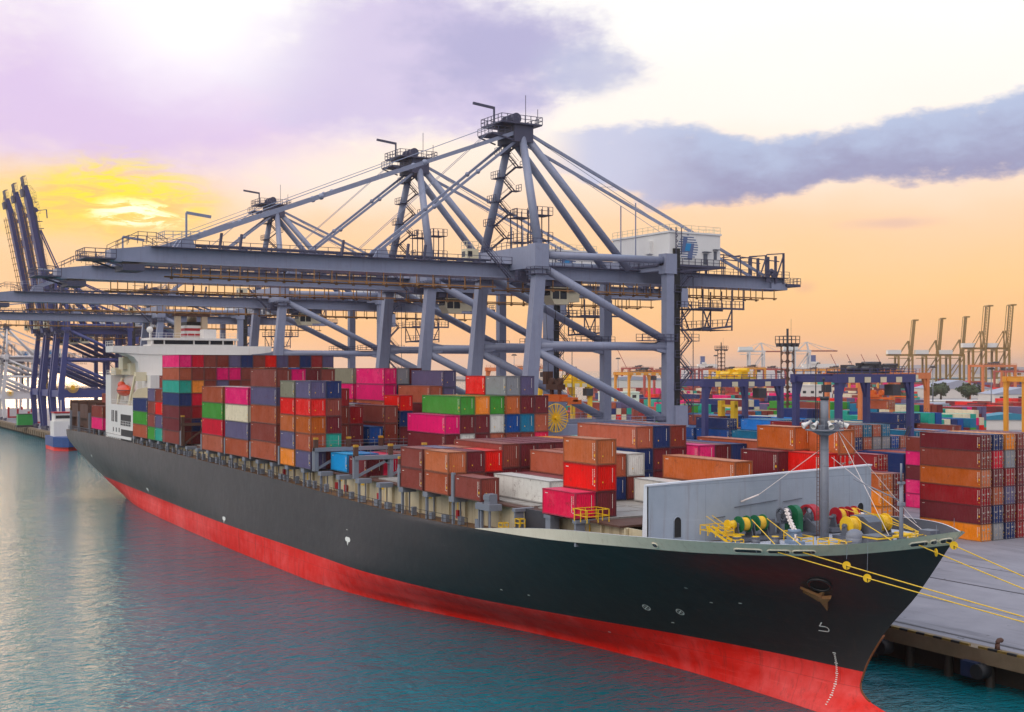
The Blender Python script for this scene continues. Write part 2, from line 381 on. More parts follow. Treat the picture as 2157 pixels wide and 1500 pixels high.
def decktop(X):
    lo, hi = 0., 11.
    for _ in range(26):
        u = (lo + hi) / 2
        if cat(TOP, u)[0] < X: lo = u
        else: hi = u
    return cat(TOP, u)[1:]
# ------------------------------------------------------------------ shared paints

def shell_mat(name, rgb, rough, spec, streakc, streak, scrape, ax=0, bw_=9., rh=2.6):
    """ship side paint: welded plates, dents, run-down streaks, scrapes along the fender line"""
    m = mat(name, rgb, rough, var=.22, scale=.07, streak=streak, rustc=streakc, spec=spec); n = NT.__new__(NT); n.nt = m.node_tree; n.n = m.node_tree.nodes; n.l = m.node_tree.links
    b = next(x for x in n.n if x.type == 'BSDF_PRINCIPLED'); co = n.new('ShaderNodeTexCoord').outputs['Object']
    sx = n.new('ShaderNodeSeparateXYZ'); n.l.new(co, sx.inputs[0]); uv = n.comb(sx.outputs[ax], sx.outputs[2], 0.)
    br = n.new('ShaderNodeTexBrick'); n.l.new(uv, br.inputs['Vector'])
    for k, v in (('Scale', 1.), ('Mortar Size', .035), ('Mortar Smooth', .6), ('Brick Width', bw_), ('Row Height', rh)): br.inputs[k].default_value = v
    old = b.inputs['Base Color'].links[0].from_socket
    sc = n.noise(n.vm('MULTIPLY', co, (.12, .12, 2.4)), 1.6, 6, .7)
    c = n.mix(n.m('MULTIPLY', n.ss(sc, .58, .72), scrape), old, lin(tuple(min(255, x + 46) for x in rgb)))
    c = n.mix(n.m('MULTIPLY', br.outputs['Fac'], .45), c, lin(tuple(x * 2 // 3 for x in rgb)))
    n.l.new(c, b.inputs['Base Color'])
    bp = n.new('ShaderNodeBump'); bp.inputs['Strength'].default_value = .35; bp.inputs['Distance'].default_value = .12
    n.l.new(n.m('ADD', n.m('MULTIPLY', br.outputs['Fac'], -.12), n.noise(uv, .55, 2, .5)), bp.inputs['Height']); n.l.new(bp.outputs[0], b.inputs['Normal'])
    return m
M['hull'] = shell_mat('hull black', (46, 38, 38), .34, .6, (74, 52, 42), .3, .3)
M['boot'] = shell_mat('antifouling red', (236, 46, 38), .5, .4, (120, 36, 28), .4, .45)
M['capy'] = mat('worn amber cap', (190, 140, 40), .6, var=.2, rust=.4)
M['band'] = mat('bulwark cream', (228, 218, 196), .5, var=.08, streak=.25, rustc=(150, 118, 80))
M['deck'] = mat('deck grey', (112, 116, 128), .55, var=.2, rust=.2, scale=.3)
M['fdeck'] = mat('forecastle deck', (178, 184, 198), .5, var=.15, rust=.1, scale=.3)
M['walk'] = mat('side walkway', (120, 88, 58), .8, var=.25, rust=.6)
M['coam'] = mat('coaming cream', (196, 184, 152), .6, var=.14, streak=.55, rust=.2, rustc=(120, 84, 44))
M['steel'] = mat('grey steel', (120, 124, 134), .5, var=.12, rust=.25, rnd=.1)
M['dsteel'] = mat('dark steel', (56, 56, 62), .55, var=.2, rust=.4)
M['rustst'] = mat('rusty brown steel', (86, 56, 44), .75, var=.3, rust=.5)
M['hatch'] = mat('hatch cover', (150, 146, 140), .6, var=.2, rust=.55, scale=.4)
M['yel'] = mat('yellow paint', (232, 186, 20), .45, var=.1, rust=.1)
M['rope'] = mat('yellow rope', (228, 186, 60), .85, var=.15, scale=4)
M['white'] = mat('white paint', (222, 218, 212), .45, var=.05, streak=.12, rustc=(150, 110, 80))
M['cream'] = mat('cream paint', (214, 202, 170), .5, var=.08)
M['glass'] = mat('dark glass', (38, 42, 48), .12, var=.05)
M['green'] = mat('green machine paint', (18, 100, 62), .45, var=.12)
M['red'] = mat('red machine paint', (170, 20, 34), .4, var=.12)
M['wgrey'] = mat('winch grey', (92, 96, 106), .45, var=.15, rust=.2)
M['breakw'] = shell_mat('breakwater grey', (150, 160, 172), .5, .4, (120, 92, 70), .3, .15, 1, 9.5, 5.5)
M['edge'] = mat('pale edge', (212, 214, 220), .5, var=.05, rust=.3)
M['black'] = mat('black', (18, 18, 20), .6, var=.1)
M['orange'] = mat('lifeboat orange', (222, 72, 30), .4, var=.08)
M['blue'] = mat('blue paint', (30, 70, 130), .45, var=.1)
M['rustanchor'] = mat('rusty anchor', (148, 104, 62), .8, var=.3, rust=.5, rustc=(92, 52, 28))
M['chain'] = mat('chain white', (226, 214, 208), .6, var=.15, rust=.3)
M['markw'] = mat('mark white', (236, 234, 226), .6, var=.05)
M['bluest'] = mat('blue grey stay', (112, 130, 152), .5, var=.1)
M['stripe red'] = mat('funnel red', (176, 28, 40), .5, var=.05)
M['tan'] = mat('funnel tan', (188, 166, 138), .5, var=.08)

SHIP = thing('container_ship', (-200, YC, WATER), 'long black container ship with red bottom and cream bow bulwark, moored at the quay', 'container ship')
def sp(mb, name, mats, par=None):
    o = mb.build(name, mats, par or SHIP)
    if not par: o.location = (200, -YC, -WATER)
    return o
# hull
b = MB(); NU, NVS = 96, 36
us = [11 * i / NU for i in range(NU + 1)]
vsl = [6 * j / NVS for j in range(NVS + 1)]
for sg in (1, -1):
    o = len(b.v)
    for u in us:
        for v in vsl:
            x, h, z = hullp(u, v); b.v.append((x, YC - sg * h, z))
    for i in range(NU):
        for j in range(NVS):
            q = [o + i * (NVS + 1) + j, o + (i + 1) * (NVS + 1) + j, o + (i + 1) * (NVS + 1) + j + 1, o + i * (NVS + 1) + j + 1]
            b.cur = 1 if vsl[j] < 3 - 1e-6 else 0
            b.face(q if sg > 0 else q[::-1], True)
    if sg > 0: o1 = o
b.cur = 0
for j in range(NVS):
    b.cur = 1 if vsl[j] < 3 - 1e-6 else 0
    b.face([o1 + j, o1 + j + 1, o + j + 1, o + j])
sp(b, 'hull', [M['hull'], M['boot']])
# decks
b = MB()
xs = [-351.5 + i * 4 for i in range(70)] + [-72 + k * .6 for k in range(5)]
for X0, X1 in zip(xs, xs[1:]):
    h0, z0 = decktop(X0); h1, z1 = decktop(X1); h0 = max(h0 - .12, .02); h1 = max(h1 - .12, .02)
    b.cur = 1 if X0 > -93 else 0
    b.add([(X0, YC - h0, z0 - .02), (X1, YC - h1, z1 - .02), (X1, YC + h1, z1 - .02), (X0, YC + h0, z0 - .02)], [(0, 1, 2, 3)])
sp(b, 'deck', [M['walk'], M['fdeck']])
# forecastle bulwark
BWT = [(-121,16.1,-17.9),(-106,16.1,-16.3),(-91,15.9,-15.35),(-82.3,13.8,-14.95),(-74.0,7.5,-14.6),(-67.9,0,-13.3)]
BWB = [cat(TOP, 6 + k) for k in range(6)]
def bw(k, f, off=0.):
    tx = cat(BWT, k); bx = cat(BWB, k)
    x, h, z = (bx[i] + (tx[i] - bx[i]) * f for i in range(3)); return x, max(h - off, 0.), z
b = MB(); NB = 66
for sg in (1, -1):
    def P(k, f, off): x, h, z = bw(k, f, off); return (x, YC - sg * h, z)
    for n_, (f0, o0, f1, o1_) in enumerate(((0, -.02, 1, -.02), (0, .16, 1, .16), (1, -.03, 1.0, .17))):
        b.cur = n_; o = len(b.v)
        for i in range(NB + 1): k = 5 * i / NB; b.v.append(P(k, f0, o0)); b.v.append(P(k, f1, o1_))
        for i in range(NB):
            q = [o + 2 * i, o + 2 * i + 2, o + 2 * i + 3, o + 2 * i + 1]; b.face(q if (sg > 0) == (n_ == 0) else q[::-1], n_ < 2)
sp(b, 'bulwark', [M['band'], M['dsteel'], M['edge']])
b = MB()
for i in range(5, 46):
    k = 5 * i / 47
    if k < 1.9: continue
    for sg in (1, -1):
        x, h, z = bw(k, .97, .16); x0, h0, z0 = bw(k, 0, .16); m = max(h0 - .6, 0)
        if h0 > 1.2: b = MB(); b.beam((x0 - .3, YC - sg * m, z0 + .03), (x - .15, YC - sg * max(h - .15, 0), z - .12), .07, .22)
sp(b, 'bulwark_stay', [M['bluest']])
# mooring openings in the bulwark
def fairlead(X, half, tall=.26, f=.36):
    lo, hi = 0., 5.
    for _ in range(30):
        k = (lo + hi) / 2
        if bw(k, f)[0] < X: lo = k
        else: hi = k
    p = Vector(bw(k, f, -.05)); q = Vector(bw(k + .02, f, -.05)); p.y = YC - p.y; q.y = YC - q.y
    d = (q - p).normalized(); a = Vector(bw(k, .9, -.05)); a.y = YC - a.y; up = (a - p); up = (up - d * up.dot(d)).normalized(); nn = d.cross(up)
    pts = []
    for i in range(24):
        an = 2 * math.pi * i / 24; c, s_ = math.cos(an), math.sin(an)
        pts.append(p + d * (c * tall + (half - tall) * (1 if c > 0 else -1)) + up * s_ * tall)
    r = MB()
    r.cur = 0; r.path(pts + [pts[0], pts[1]], .075, 6)
    o = sp(r, 'fairlead', [M['band']])
    r = MB(); r.add([x + nn * -.02 for x in pts], [list(range(24))]); r.add([x + nn * .05 for x in pts], [list(range(24))])
    r2 = sp(r, 'opening', [M['dsteel']], o)
    for s_ in ((-.45, -.05, .4) if half > .5 else (0,)):
        r = MB(); r.tube(p + d * (half * s_ * 1.5) - up * tall * .8, p + d * (half * s_ * 1.5) + up * tall * .8, .07, 8)
    sp(r, 'roller', [M['steel']], o)
    return p
for X, hw in ((-80.5, 1.2), (-78.4, .95), (-76.8, .95), (-70.45, .75), (-69.7, .3), (-69.1, .5), (-89.2, .3)): fairlead(X, hw)
# marks painted on the shell
def onshell(X, z, out=.03):
    p = Vector((X, YC - hullxz(X, z), z)); px = Vector((X + .4, YC - hullxz(X + .4, z), z)); pz = Vector((X, YC - hullxz(X, z + .4), z + .4))
    d = (px - p).normalized(); u = (pz - p).normalized(); n_ = d.cross(u).normalized(); u = n_.cross(d)
    return p + n_ * out, d, u, n_
def decal(mb, X, z, polys, s=1.):
    p, d, u, n_ = onshell(X, z)
    for poly in polys: mb.add([p + d * x * s + u * y * s for x, y in poly], [list(range(len(poly)))])
def stroke(pts, w):
    out = []
    for (x0, y0), (x1, y1) in zip(pts, pts[1:]):
        L = math.hypot(x1 - x0, y1 - y0); nx, ny = -(y1 - y0) / L * w / 2, (x1 - x0) / L * w / 2; ex, ey = (x1 - x0) / L * w / 2, (y1 - y0) / L * w / 2
        out.append([(x0 - nx - ex, y0 - ny - ey), (x1 - nx + ex, y1 - ny + ey), (x1 + nx + ex, y1 + ny + ey), (x0 + nx - ex, y0 + ny - ey)])
    return out
def arc(r, a0, a1, n, cx=0, cy=0): return [(cx + r * math.cos(math.radians(a0 + (a1 - a0) * i / n)), cy + r * math.sin(math.radians(a0 + (a1 - a0) * i / n))) for i in range(n + 1)]
for X, z in ((-100.9, -24.3), (-96.9, -24.2)):
    b = MB(); decal(b, X, z, stroke(arc(.42, 0, 360, 20), .11) + stroke([(-.28, -.28), (.28, .28)], .09) + stroke([(-.28, .28), (.28, -.28)], .09)); sp(b, 'thruster_mark', M['markw'])
b = MB(); decal(b, -81.6, -23.4, stroke([(.05, .55), (-.25, .1), (.3, .1)] + arc(.28, 80, -80, 6, .3, -.2) + [(-.45, -.48)], .1)); sp(b, 'bulb_mark', M['markw'])
b = MB()
for i in range(25):
    zz_ = -25.85 - i * .19; w = .2 if i % 5 else .34
    decal(b, -81.4, zz_, [[(-w / 2, -.045), (w / 2, -.045), (w / 2, .045), (-w / 2, .045)]])
sp(b, 'draft_scale', M['markw'])
for X, z in ((-156.7, -23.4), (-211, -26.2), (-267.8, -25.9), (-322, -22.0)):
    b = MB(); k = 1. if X > -300 else .7
    decal(b, X, z, [[(-.85 * k, -.1), (-.6 * k, -.32), (.6 * k, -.32), (.85 * k, -.1), (.85 * k, .12), (.6 * k, .32), (-.6 * k, .32), (-.85 * k, .12)], [(-.28 * k, -.33), (0, -.85 * k), (.28 * k, -.33)]]); sp(b, 'tug_mark', M['markw'])
b = MB()
for X, z in ((-99, -25.7), (-117, -25.2), (-121, -25.1), (-93, -21), (-91.8, -22.4), (-109, -28.4), (-157, -22.1), (-88.5, -22.0)):
    decal(b, X, z, [[(-.2, -.04), (.2, -.07), (.1, .05), (-.16, .05)]])
sp(b, 'scuff', M['markw'])
# side walkway: coaming, pillars, boxes, rail
b = MB()
for X0 in range(-312, -95, 4):
    z0 = decktop(X0)[1]; b.box(X0, X0 + 4, 69.9, 70.1, z0 - .3, -15.25)
    b.box(X0 + .2, X0 + .45, 69.55, 69.9, z0 - .1, -15.3)
sp(b, 'hatch_coaming', M['coam'])
b = MB(); b.box(-312, -96, 69.2, 97.6, -15.24, -15.05); sp(b, 'hatch_platform', M['rustst'])
bays = [(-100.5, 1), (-113.4, 2), (-127.5, 3), (-141.5, 4), (-156.0, 5), (-170.7, 6), (-185.1, 7), (-198.6, 8), (-212.2, 9), (-226, 10), (-239.4, 11), (-251.4, 12), (-304.9, 14)]
for X1, k in bays:
    b = MB()
    for j in range(3):
        y0 = 70.4 + j * 8.9; b.box(X1 - 12.1, X1 - .1, y0, y0 + 8.7, -15.04, -14.9)
        for i in range(4): b.box(X1 - 12. + i * 3.9, X1 - 11.75 + i * 3.9, y0 + .1, y0 + 8.6, -14.9, -14.86)
    sp(b, 'hatch_cover', M['hatch'])
rng = random.Random(3)
for X in [x * 6.75 - 309 for x in range(29)]:
    if -305 < X < -276: continue
    z0 = decktop(X)[1]; b = MB()
    b.box(X - .14, X + .14, 67.45, 67.75, z0 - .1, -15.5); b.box(X - .3, X - .18, 68.6, 68.75, z0 - .1, -15.5)
    b.box(X - .62, X + .62, 67.32, 69.2, -15.5, -14.9)
    sp(b, 'cargo_pedestal', M['steel'])
for X in (-126.6, -141.0, -155.2, -169.9, -184.3, -197.8, -211.4, -225.2, -250.6, -238.9):
    b = MB()
    b.box(X - .25, X + .35, 67.35, 67.65, -15, -12.1)
    sp(b, 'lashing_post', M['steel'])
for X in range(-310, -120, 4):
    X += rng.uniform(-1, 1); z0 = decktop(X)[1]; w = rng.choice((.5, .7, 1.1)); h = rng.uniform(.8, 1.15)
    b = MB(); b.box(X, X + w, 67.62, 68.15, z0 + .05, z0 + h); sp(b, 'deck_box', M['steel'])
for X in (-166.5, -163.2, -129.5, -152, -188): 
    z0 = decktop(X)[1]; b = MB(); b.box(X, X + .5, 69.4, 69.75, z0 + .3, z0 + 1.3); sp(b, 'fire_box', M['red'])
for X in range(-300, -100, 7):
    z0 = decktop(X)[1]; x = X + rng.uniform(-2, 2); b = MB(); b.box(x, x + .9, 69.83, 69.9, -16.2, -15.9); sp(b, 'warning_plate', M['yel'])
    if rng.random() < .6: b = MB(); b.box(x + 1.6, x + 1.75, 69.83, 69.9, z0, -15.6); sp(b, 'yellow_pipe', M['yel'])
b = MB(); pts = [(X, 67.4, decktop(X)[1]) for X in range(-345, -119, 6)]; b.rail(pts, 1.0, 2.0, .035, 2); sp(b, 'guard_rail', M['dsteel'])
# lashing bridges between the bays
def bridge(X, y0, y1, top):
    b = MB(); n_ = int((y1 - y0) / 5)
    for i in range(n_ + 1):
        y = y0 + (y1 - y0) * i / n_
        b.box(X - .35, X + .35, y - .3, y + .3, -15, top)
        if i < n_:
            y2 = y0 + (y1 - y0) * (i + 1) / n_
            b.beam((X, y + .2, -14.7), (X, y2 - .2, top - .6), .3, .35); b.beam((X, y2 - .3, top - 1.2), (X, y2 - 1.4, top - .1), .3, .3)
    b.box(X - .5, X + .5, y0 - .3, y1 + .3, top - .55, top)
    b.rail([(X - .45, y0, top), (X - .45, y1, top)], .95, 2.4, .03, 2)
    o = sp(b, 'lashing_bridge', M['steel' if X > -200 else 'rustst'])
    for i in range(n_ + 1):
        y = y0 + (y1 - y0) * i / n_; c = MB(); c.cur = 0; c.box(X - .25, X + .25, y - .3, y + .3, top - .02, top + 1.2); c.cur = 1; c.box(X - .27, X + .27, y - .32, y + .32, top + 1.2, top + 1.5)
        sp(c, 'cell_guide', [M['rustst'], M['capy']], o)
for X, tp in ((-169.6, -11.6), (-155.1, -11.9), (-141.0, -12.6), (-225.0, -11.), (-238.4, -10.6), (-251.0, -12.)): bridge(X, 67.7, 98.9, tp)
b = MB()
for X, y0 in ((-314, 67.9), (-326, 68.2), (-340, 68.6)):
    b.box(X - .4, X + .4, y0, YC * 2 - y0, -16.5, -15.2); b.box(X - .5, X + .5, y0, YC * 2 - y0, -9.2, -8.4)
    for k in range(7): y = y0 + .3 + (YC * 2 - 2 * y0 - .6) * k / 6; b.box(X - .4, X + .4, y - .3, y + .3, -16.5, -8.4)
b.box(-350, -316, 69.5, 97, -13.0, -12.6); b.box(-350, -318, 70, 97, -15.6, -12.9)
b.box(-350.5, -349.8, 68.7, 98, -16.4, -8.6)
b.box(-350, -316, 69.0, 69.3, -13, -9.4)
sp(b, 'stern_frame', M['rustst'])
b = MB(); b.rail([(-351, 69, -16.5), (-351, 97.8, -16.5)], 1.1, 2, .04); b.rail([(-351, 68.4, -16.5), (-316, 67.6, -16.3)], 1.1, 2, .04)
for X in (-345, -335, -322, -316.5, -311): b.box(X, X + .5, 67.6, 68.1, -16.4, -11.2)
sp(b, 'stern_rail', M['steel'])
# breakwater
b = MB()
yl, yr = 69.2, 98.2; X = -91.5
def door(y, w, z0, z1): return [(y - w, z0), (y + w, z0), (y + w, z1 - w)] + arc(w, 0, 180, 8, y, z1 - w)[1:]
b.cur = 0
zd = -16.45
b.add([(X, yl, zd), (X, yr, zd), (X, yr, -10.15), (X, yl, -10.9)], [(0, 1, 2, 3)])
b.add([(X - .2, yl, zd), (X - .2, yr, zd), (X - .2, yr, -10.15), (X - .2, yl, -10.9)], [(3, 2, 1, 0)])
b.cur = 1  # top edge whitened in colour for the sun catching it
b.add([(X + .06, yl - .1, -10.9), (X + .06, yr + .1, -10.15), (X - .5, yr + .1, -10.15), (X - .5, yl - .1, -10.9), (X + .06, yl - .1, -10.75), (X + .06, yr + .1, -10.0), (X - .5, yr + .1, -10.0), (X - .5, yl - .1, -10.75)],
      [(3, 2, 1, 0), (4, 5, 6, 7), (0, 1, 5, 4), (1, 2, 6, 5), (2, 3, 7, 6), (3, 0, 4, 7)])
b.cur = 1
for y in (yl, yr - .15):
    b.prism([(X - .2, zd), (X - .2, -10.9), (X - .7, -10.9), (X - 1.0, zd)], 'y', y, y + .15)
b.cur = 0
for k in range(9): y = yl + 2 + k * 3.2; b.prism([(X - .2, zd), (X - .2, -11.5), (X - .5, -11.5), (X - 1.8, zd)], 'y', y, y + .1)
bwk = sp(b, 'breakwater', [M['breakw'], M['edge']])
for y in (72.6, 96.6):
    b = MB(); pr_ = door(y, .45, zd + .55, -13.9)
    b.add([(X + .02, p, q) for p, q in pr_], [list(range(len(pr_)))]); dd_ = sp(b, 'doorway', M['black'], bwk)
    b = MB(); b.path([(X + .03, p, q) for p, q in pr_ + pr_[:1]], .05, 5); sp(b, 'door_rim', M['breakw'], bwk)
b = MB(); b.beam((X + .12, 79.5, -13.4), (X + .12, 85, -13.0), .08, .06); b.beam((X + .12, 77, -14.3), (X + .12, 78.3, -14.2), .08, .06); b.beam((X + .12, 85.8, -13.2), (X + .12, 88.3, -13.0), .08, .06)
sp(b, 'handhold', M['wgrey'], bwk)
b = MB(); b.tube((X + .2, 80.2, -12.9), (X + 1.2, 81.6, -12.2), .09, 6); b.tube((X + 1.2, 81.6, -12.2), (-83.6, 83.3, -7.4), .03, 5); sp(b, 'wire_stay', M['chain'])
# foremast
b = MB(); MX, MY, MZ = -83.4, 83.4, -15.9
b.tube((MX, MY, MZ), (MX, MY, -6.0), .41, 14, .38); b.tube((MX, MY, -6.0), (MX, MY, -2.9), .38, 14, .36)
for z in (-14, -12.3, -10.6, -9, -7.5): b.ring((MX, MY, z), (0, 0, 1), .38, .035, 16, 5)
mast = sp(b, 'foremast', M['steel'])
b = MB()
for d in (-.16, .16): b.beam((MX - .2 + d, MY - .62, MZ), (MX - .2 + d, MY - .55, -3), .05, .05)
for k in range(36): z = MZ + .35 * k + .2; b.beam((MX - .36, MY - .6, z), (MX - .04, MY - .6, z), .03, .03)
sp(b, 'mast_ladder', M['rustst'], mast)
b = MB(); b.tube((MX, MY, -6.2), (MX, MY, -5.75), .45, 12, 1.35); b.tube((MX, MY, -5.75), (MX, MY, -5.65), 1.75, 14)
b.rail([(MX + 1.7 * math.cos(a_ * .785), MY + 1.7 * math.sin(a_ * .785), -5.65) for a_ in range(9)], .95, 1.4, .03)
for a_ in range(6): an = a_ * 1.05; b.box(MX + 1.1 * math.cos(an) - .2, MX + 1.1 * math.cos(an) + .2, MY + 1.1 * math.sin(an) - .2, MY + 1.1 * math.sin(an) + .2, -5.65, -5.2)
sp(b, 'mast_platform', M['steel'], mast)
for an in (3.5, 4.3, 5.0, 5.8, .9, 1.5):
    c_ = Vector((MX + 1.75 * math.cos(an), MY + 1.75 * math.sin(an), -5.15)); d = Vector((math.cos(an), math.sin(an), -.55)).normalized()
    b = MB(); b.tube(c_ - d * .3, c_ + d * .4, .1, 10, .27, False); b.tube(c_ - d * .5, c_ - d * .3, .14, 8); sp(b, 'floodlight', M['white'], mast)
b = MB(); b.tube((MX, MY, -2.9), (MX, MY, -2.6), .42, 10); b.box(MX - .3, MX + .3, MY - .1, MY + .6, -2.2, -1.5); b.beam((MX, MY - .1, -2.6), (MX, MY - .1, -1.1), .1, .1); b.tube((MX, MY - .1, -1.1), (MX, MY - .1, -.85), .12, 8)
b.path([(MX - .2, MY - .9, -5), (MX - .2, MY - .9, .2), (MX - .2, MY - .7, .5), (MX - .2, MY - .35, .5)], .05, 5)
sp(b, 'mast_head_lamp', M['dsteel'], mast)
b = MB(); b.tube((MX + .7, MY + .9, -5.7), (-76.5, 84.4, -14.9), .03, 5); b.tube((MX + .3, MY + 1.3, -5.6), (-84, 96.4, -15.2), .03, 5); b.tube((-77.2, 89.6, -14.8), (MX + .5, MY + .4, -8.2), .03, 5)
sp(b, 'mast_stay', M['chain'], mast)
# bow staff
b = MB(); b.tube((-75.3, 84.5, -15.4), (-75.3, 84.5, -9.9), .19, 10, .17); b.tube((-75.3, 84.5, -9.9), (-75.3, 84.5, -8.3), .09, 8); b.box(-75.5, -75.1, 84.2, 84.8, -10.1, -9.9); b.tube((-75.3, 84.5, -11.6), (-79.2, 82.8, -9.9), .06, 6)
b.box(-75.55, -75.05, 84.25, 84.75, -12.0, -11.7)
sp(b, 'bow_staff', M['steel'])
b = MB(); b.path([(hullp(11, v_ * .1)[0] + .06, YC, hullp(11, v_ * .1)[2]) for v_ in range(19, 40)], .09, 8); sp(b, 'stem_bar', mat('rusted stem', (122, 70, 36), .8, var=.3, rust=.4))
# mooring winches
def drum(c, r, L, flm, rp, par):
    x, y, z = c
    for d in (-L / 2, L / 2): b = MB(); b.tube((x, y + d - .06, z), (x, y + d + .06, z), r, 22); sp(b, 'drum_flange', flm, par)
    b = MB(); b.tube((x, y - L / 2, z), (x, y + L / 2, z), r * .74, 18)
    n_ = int(L / .09)
    for i in range(n_): b.ring((x, y - L / 2 + (i + .5) * L / n_, z), (0, 1, 0), r * .74, .05, 18, 5)
    sp(b, 'rope_coil', rp, par)
    b = MB()
    for d in (-L / 2 - .3, L / 2 + .3):
        b.prism([(x - .55, z - 1.25), (x + .55, z - 1.25), (x + .16, z + .2), (x - .16, z + .2)], 'y', y + d - .06, y + d + .06)
    b.tube((x, y - L / 2 - .5, z), (x, y + L / 2 + .5, z), .16, 10)
    sp(b, 'drum_bearing', M['wgrey'], par)
b = MB(); WX, WZ = -89.3, -14.9
b.tube((WX, 77.4, WZ), (WX, 88.5, WZ), .15, 10); b.box(WX - .9, WX + .9, 77.8, 88.5, -16.3, -15.95); b.box(WX - .5, WX + .5, 81.6, 82.3, -16, -14.4)
win = sp(b, 'mooring_winch', M['wgrey'])
drum((WX, 78.7, WZ + .15), .78, 1.0, M['green'], M['rope'], win); drum((WX, 80.7, WZ + .15), .78, 1.0, M['green'], M['rope'], win)
b = MB(); b.tube((WX, 76.9, WZ + .2), (WX, 77.6, WZ + .2), .3, 14, .42); b.tube((WX, 76.75, WZ + .2), (WX, 76.9, WZ + .2), .48, 16); sp(b, 'warping_head', M['yel'], win)
b = MB()
for y in (83.6, 84.2): b.ring((WX, y, WZ + .75), (0, 1, 0), .62, .13, 22, 6)
for k in range(5): an = k * 1.257; b.beam((WX, 83.9, WZ + .75), (WX + .6 * math.cos(an), 83.9, WZ + .75 + .6 * math.sin(an)), .5, .12)
b.box(WX - .2, WX + .2, 83.2, 83.4, -16, -14); sp(b, 'chain_wheel', M['wgrey'], win)
b = MB(); b.prism(arc(.95, 0, 180, 12, WX, WZ + .65) + [(WX - .95, -15.8), (WX + .95, -15.8)], 'y', 84.9, 85.5); sp(b, 'gear_cover', M['green'], win)
def chainrun(p, q, name='anchor_chain'):
    p = Vector(p); q = Vector(q); n_ = max(4, int((q - p).length / .42)); d = (q - p).normalized(); b = MB()
    for i in range(n_):
        c_ = p.lerp(q, (i + .5) / n_); c_.z -= .12 * math.sin(math.pi * (i + .5) / n_)
        ax = d.cross(Vector((0, 0, 1))).normalized() if i % 2 else Vector((0, 0, 1))
        side = d.cross(ax).normalized(); pts = [c_ + d * .32 * math.cos(a_ * .785) + side * .2 * math.sin(a_ * .785) for a_ in range(10)]
        b.path(pts, .08, 6)
    return sp(b, name, M['chain'])
chainrun((WX + .3, 83.9, WZ + 1.3), (-84.4, 80.6, -14.9)); chainrun((WX + .2, 94.2, WZ + .3), (-86.6, 92.0, -15.3)); chainrun((-84.3, 80.5, -14.95), (-83.2, 79.7, -16.0))
b = MB(); b.box(-84.9, -83.9, 80.1, 81.1, -15.9, -15.1); b.tube((-84.4, 80.6, -15.1), (-84.4, 80.6, -14.85), .6, 10); b.box(-84.2, -82.6, 79.2, 80.2, -16.0, -15.7); sp(b, 'chain_stopper', M['bluest'])
b = MB(); b.prism(arc(1.25, -10, 190, 18, WX, WZ + .3) + arc(1.02, 190, -10, 18, WX, WZ + .3), 'y', 86.9, 87.8); rw = sp(b, 'brake_band', M['red'], win)
b = MB(); b.tube((WX, 86.95, WZ + .3), (WX, 87.7, WZ + .3), .42, 14)
for k in range(6): an = k * 1.047; b.beam((WX, 87.3, WZ + .3), (WX + math.cos(an), 87.3, WZ + .3 + math.sin(an)), .1, .12)
b.prism([(WX - 1.5, -15.9), (WX + 1.5, -15.9), (WX + 1.5, -15.3), (WX + .2, WZ + .3), (WX - 1.5, -15.3)], 'y', 86.6, 86.8); sp(b, 'brake_frame', M['wgrey'], win)
# second winch, port side
b = MB(); b.tube((WX - .6, 88.9, WZ), (WX - .6, 95, WZ), .15, 10); b.box(WX - 1.5, WX + .3, 90, 95, -16.3, -15.9); win2 = sp(b, 'mooring_winch', M['wgrey'])
drum((WX - .6, 91.9, WZ + .1), .85, .9, M['red'], M['rope'], win2); drum((WX - .6, 93.6, WZ + .1), .85, .9, M['red'], M['rope'], win2)
# forward winch with the two yellow drums and its grey motor house
b = MB(); b.box(-83.2, -80.9, 84.2, 90.2, -15.75, -15.4); b.prism([(-83.2, -15.4), (-80.9, -15.4), (-80.9, -14.2), (-81.6, -13.75), (-83.2, -13.75)], 'y', 86.5, 88.2); win3 = sp(b, 'mooring_winch', M['wgrey'])
drum((-82, 85.3, -14.5), .85, .95, M['yel'], M['rope'], win3); drum((-82, 89.4, -14.5), .85, .95, M['yel'], M['rope'], win3)
# bollards, vents, boxes, small yellow frames
for X, Y, r in ((-87.6, 76.5, .42), (-86.3, 77.6, .36), (-85.2, 79.0, .36), (-80.0, 89.9, .42), (-78.4, 90.3, .36), (-76.3, 87.3, .3)):
    z = decktop(X)[1]; b = MB(); b.tube((X, Y, z - .05), (X, Y, z + .6), r * 1.25, 12, r); b.tube((X, Y, z + .6), (X, Y, z + .75), r * 1.05, 12); o = sp(b, 'mooring_bollard', M['wgrey'])
    b = MB(); b.tube((X, Y, z + .751), (X, Y, z + .80), r * .95, 12); sp(b, 'bollard_cap', M['yel'], o)
b = MB(); b.ball((-78.7, 82.4, -14.95), .8, 16, 8, 1, 1, .85); b.tube((-78.7, 82.4, -15.7), (-78.7, 82.4, -14.9), .78, 16); sp(b, 'mushroom_vent', M['steel'])
b = MB(); b.box(-78.2, -76.2, 82.6, 84.5, -15.5, -14.85); o = sp(b, 'hatch_box', M['wgrey']); b = MB(); b.box(-78.3, -76.1, 82.5, 84.6, -14.95, -14.84); sp(b, 'hatch_rim', M['yel'], o); b = MB(); b.box(-78.15, -76.25, 82.65, 84.45, -14.84, -14.72); sp(b, 'hatch_lid', M['wgrey'], o)
b = MB(); b.tube((-76.6, 84.9, -14.9), (-75.4, 85.9, -14.6), .16, 8); b.box(-79.8, -77.6, 88.6, 89.0, -15.2, -15.05); b.box(-76.2, -75.2, 86.4, 86.8, -15.1, -14.9); sp(b, 'yellow_fitting', M['yel'])
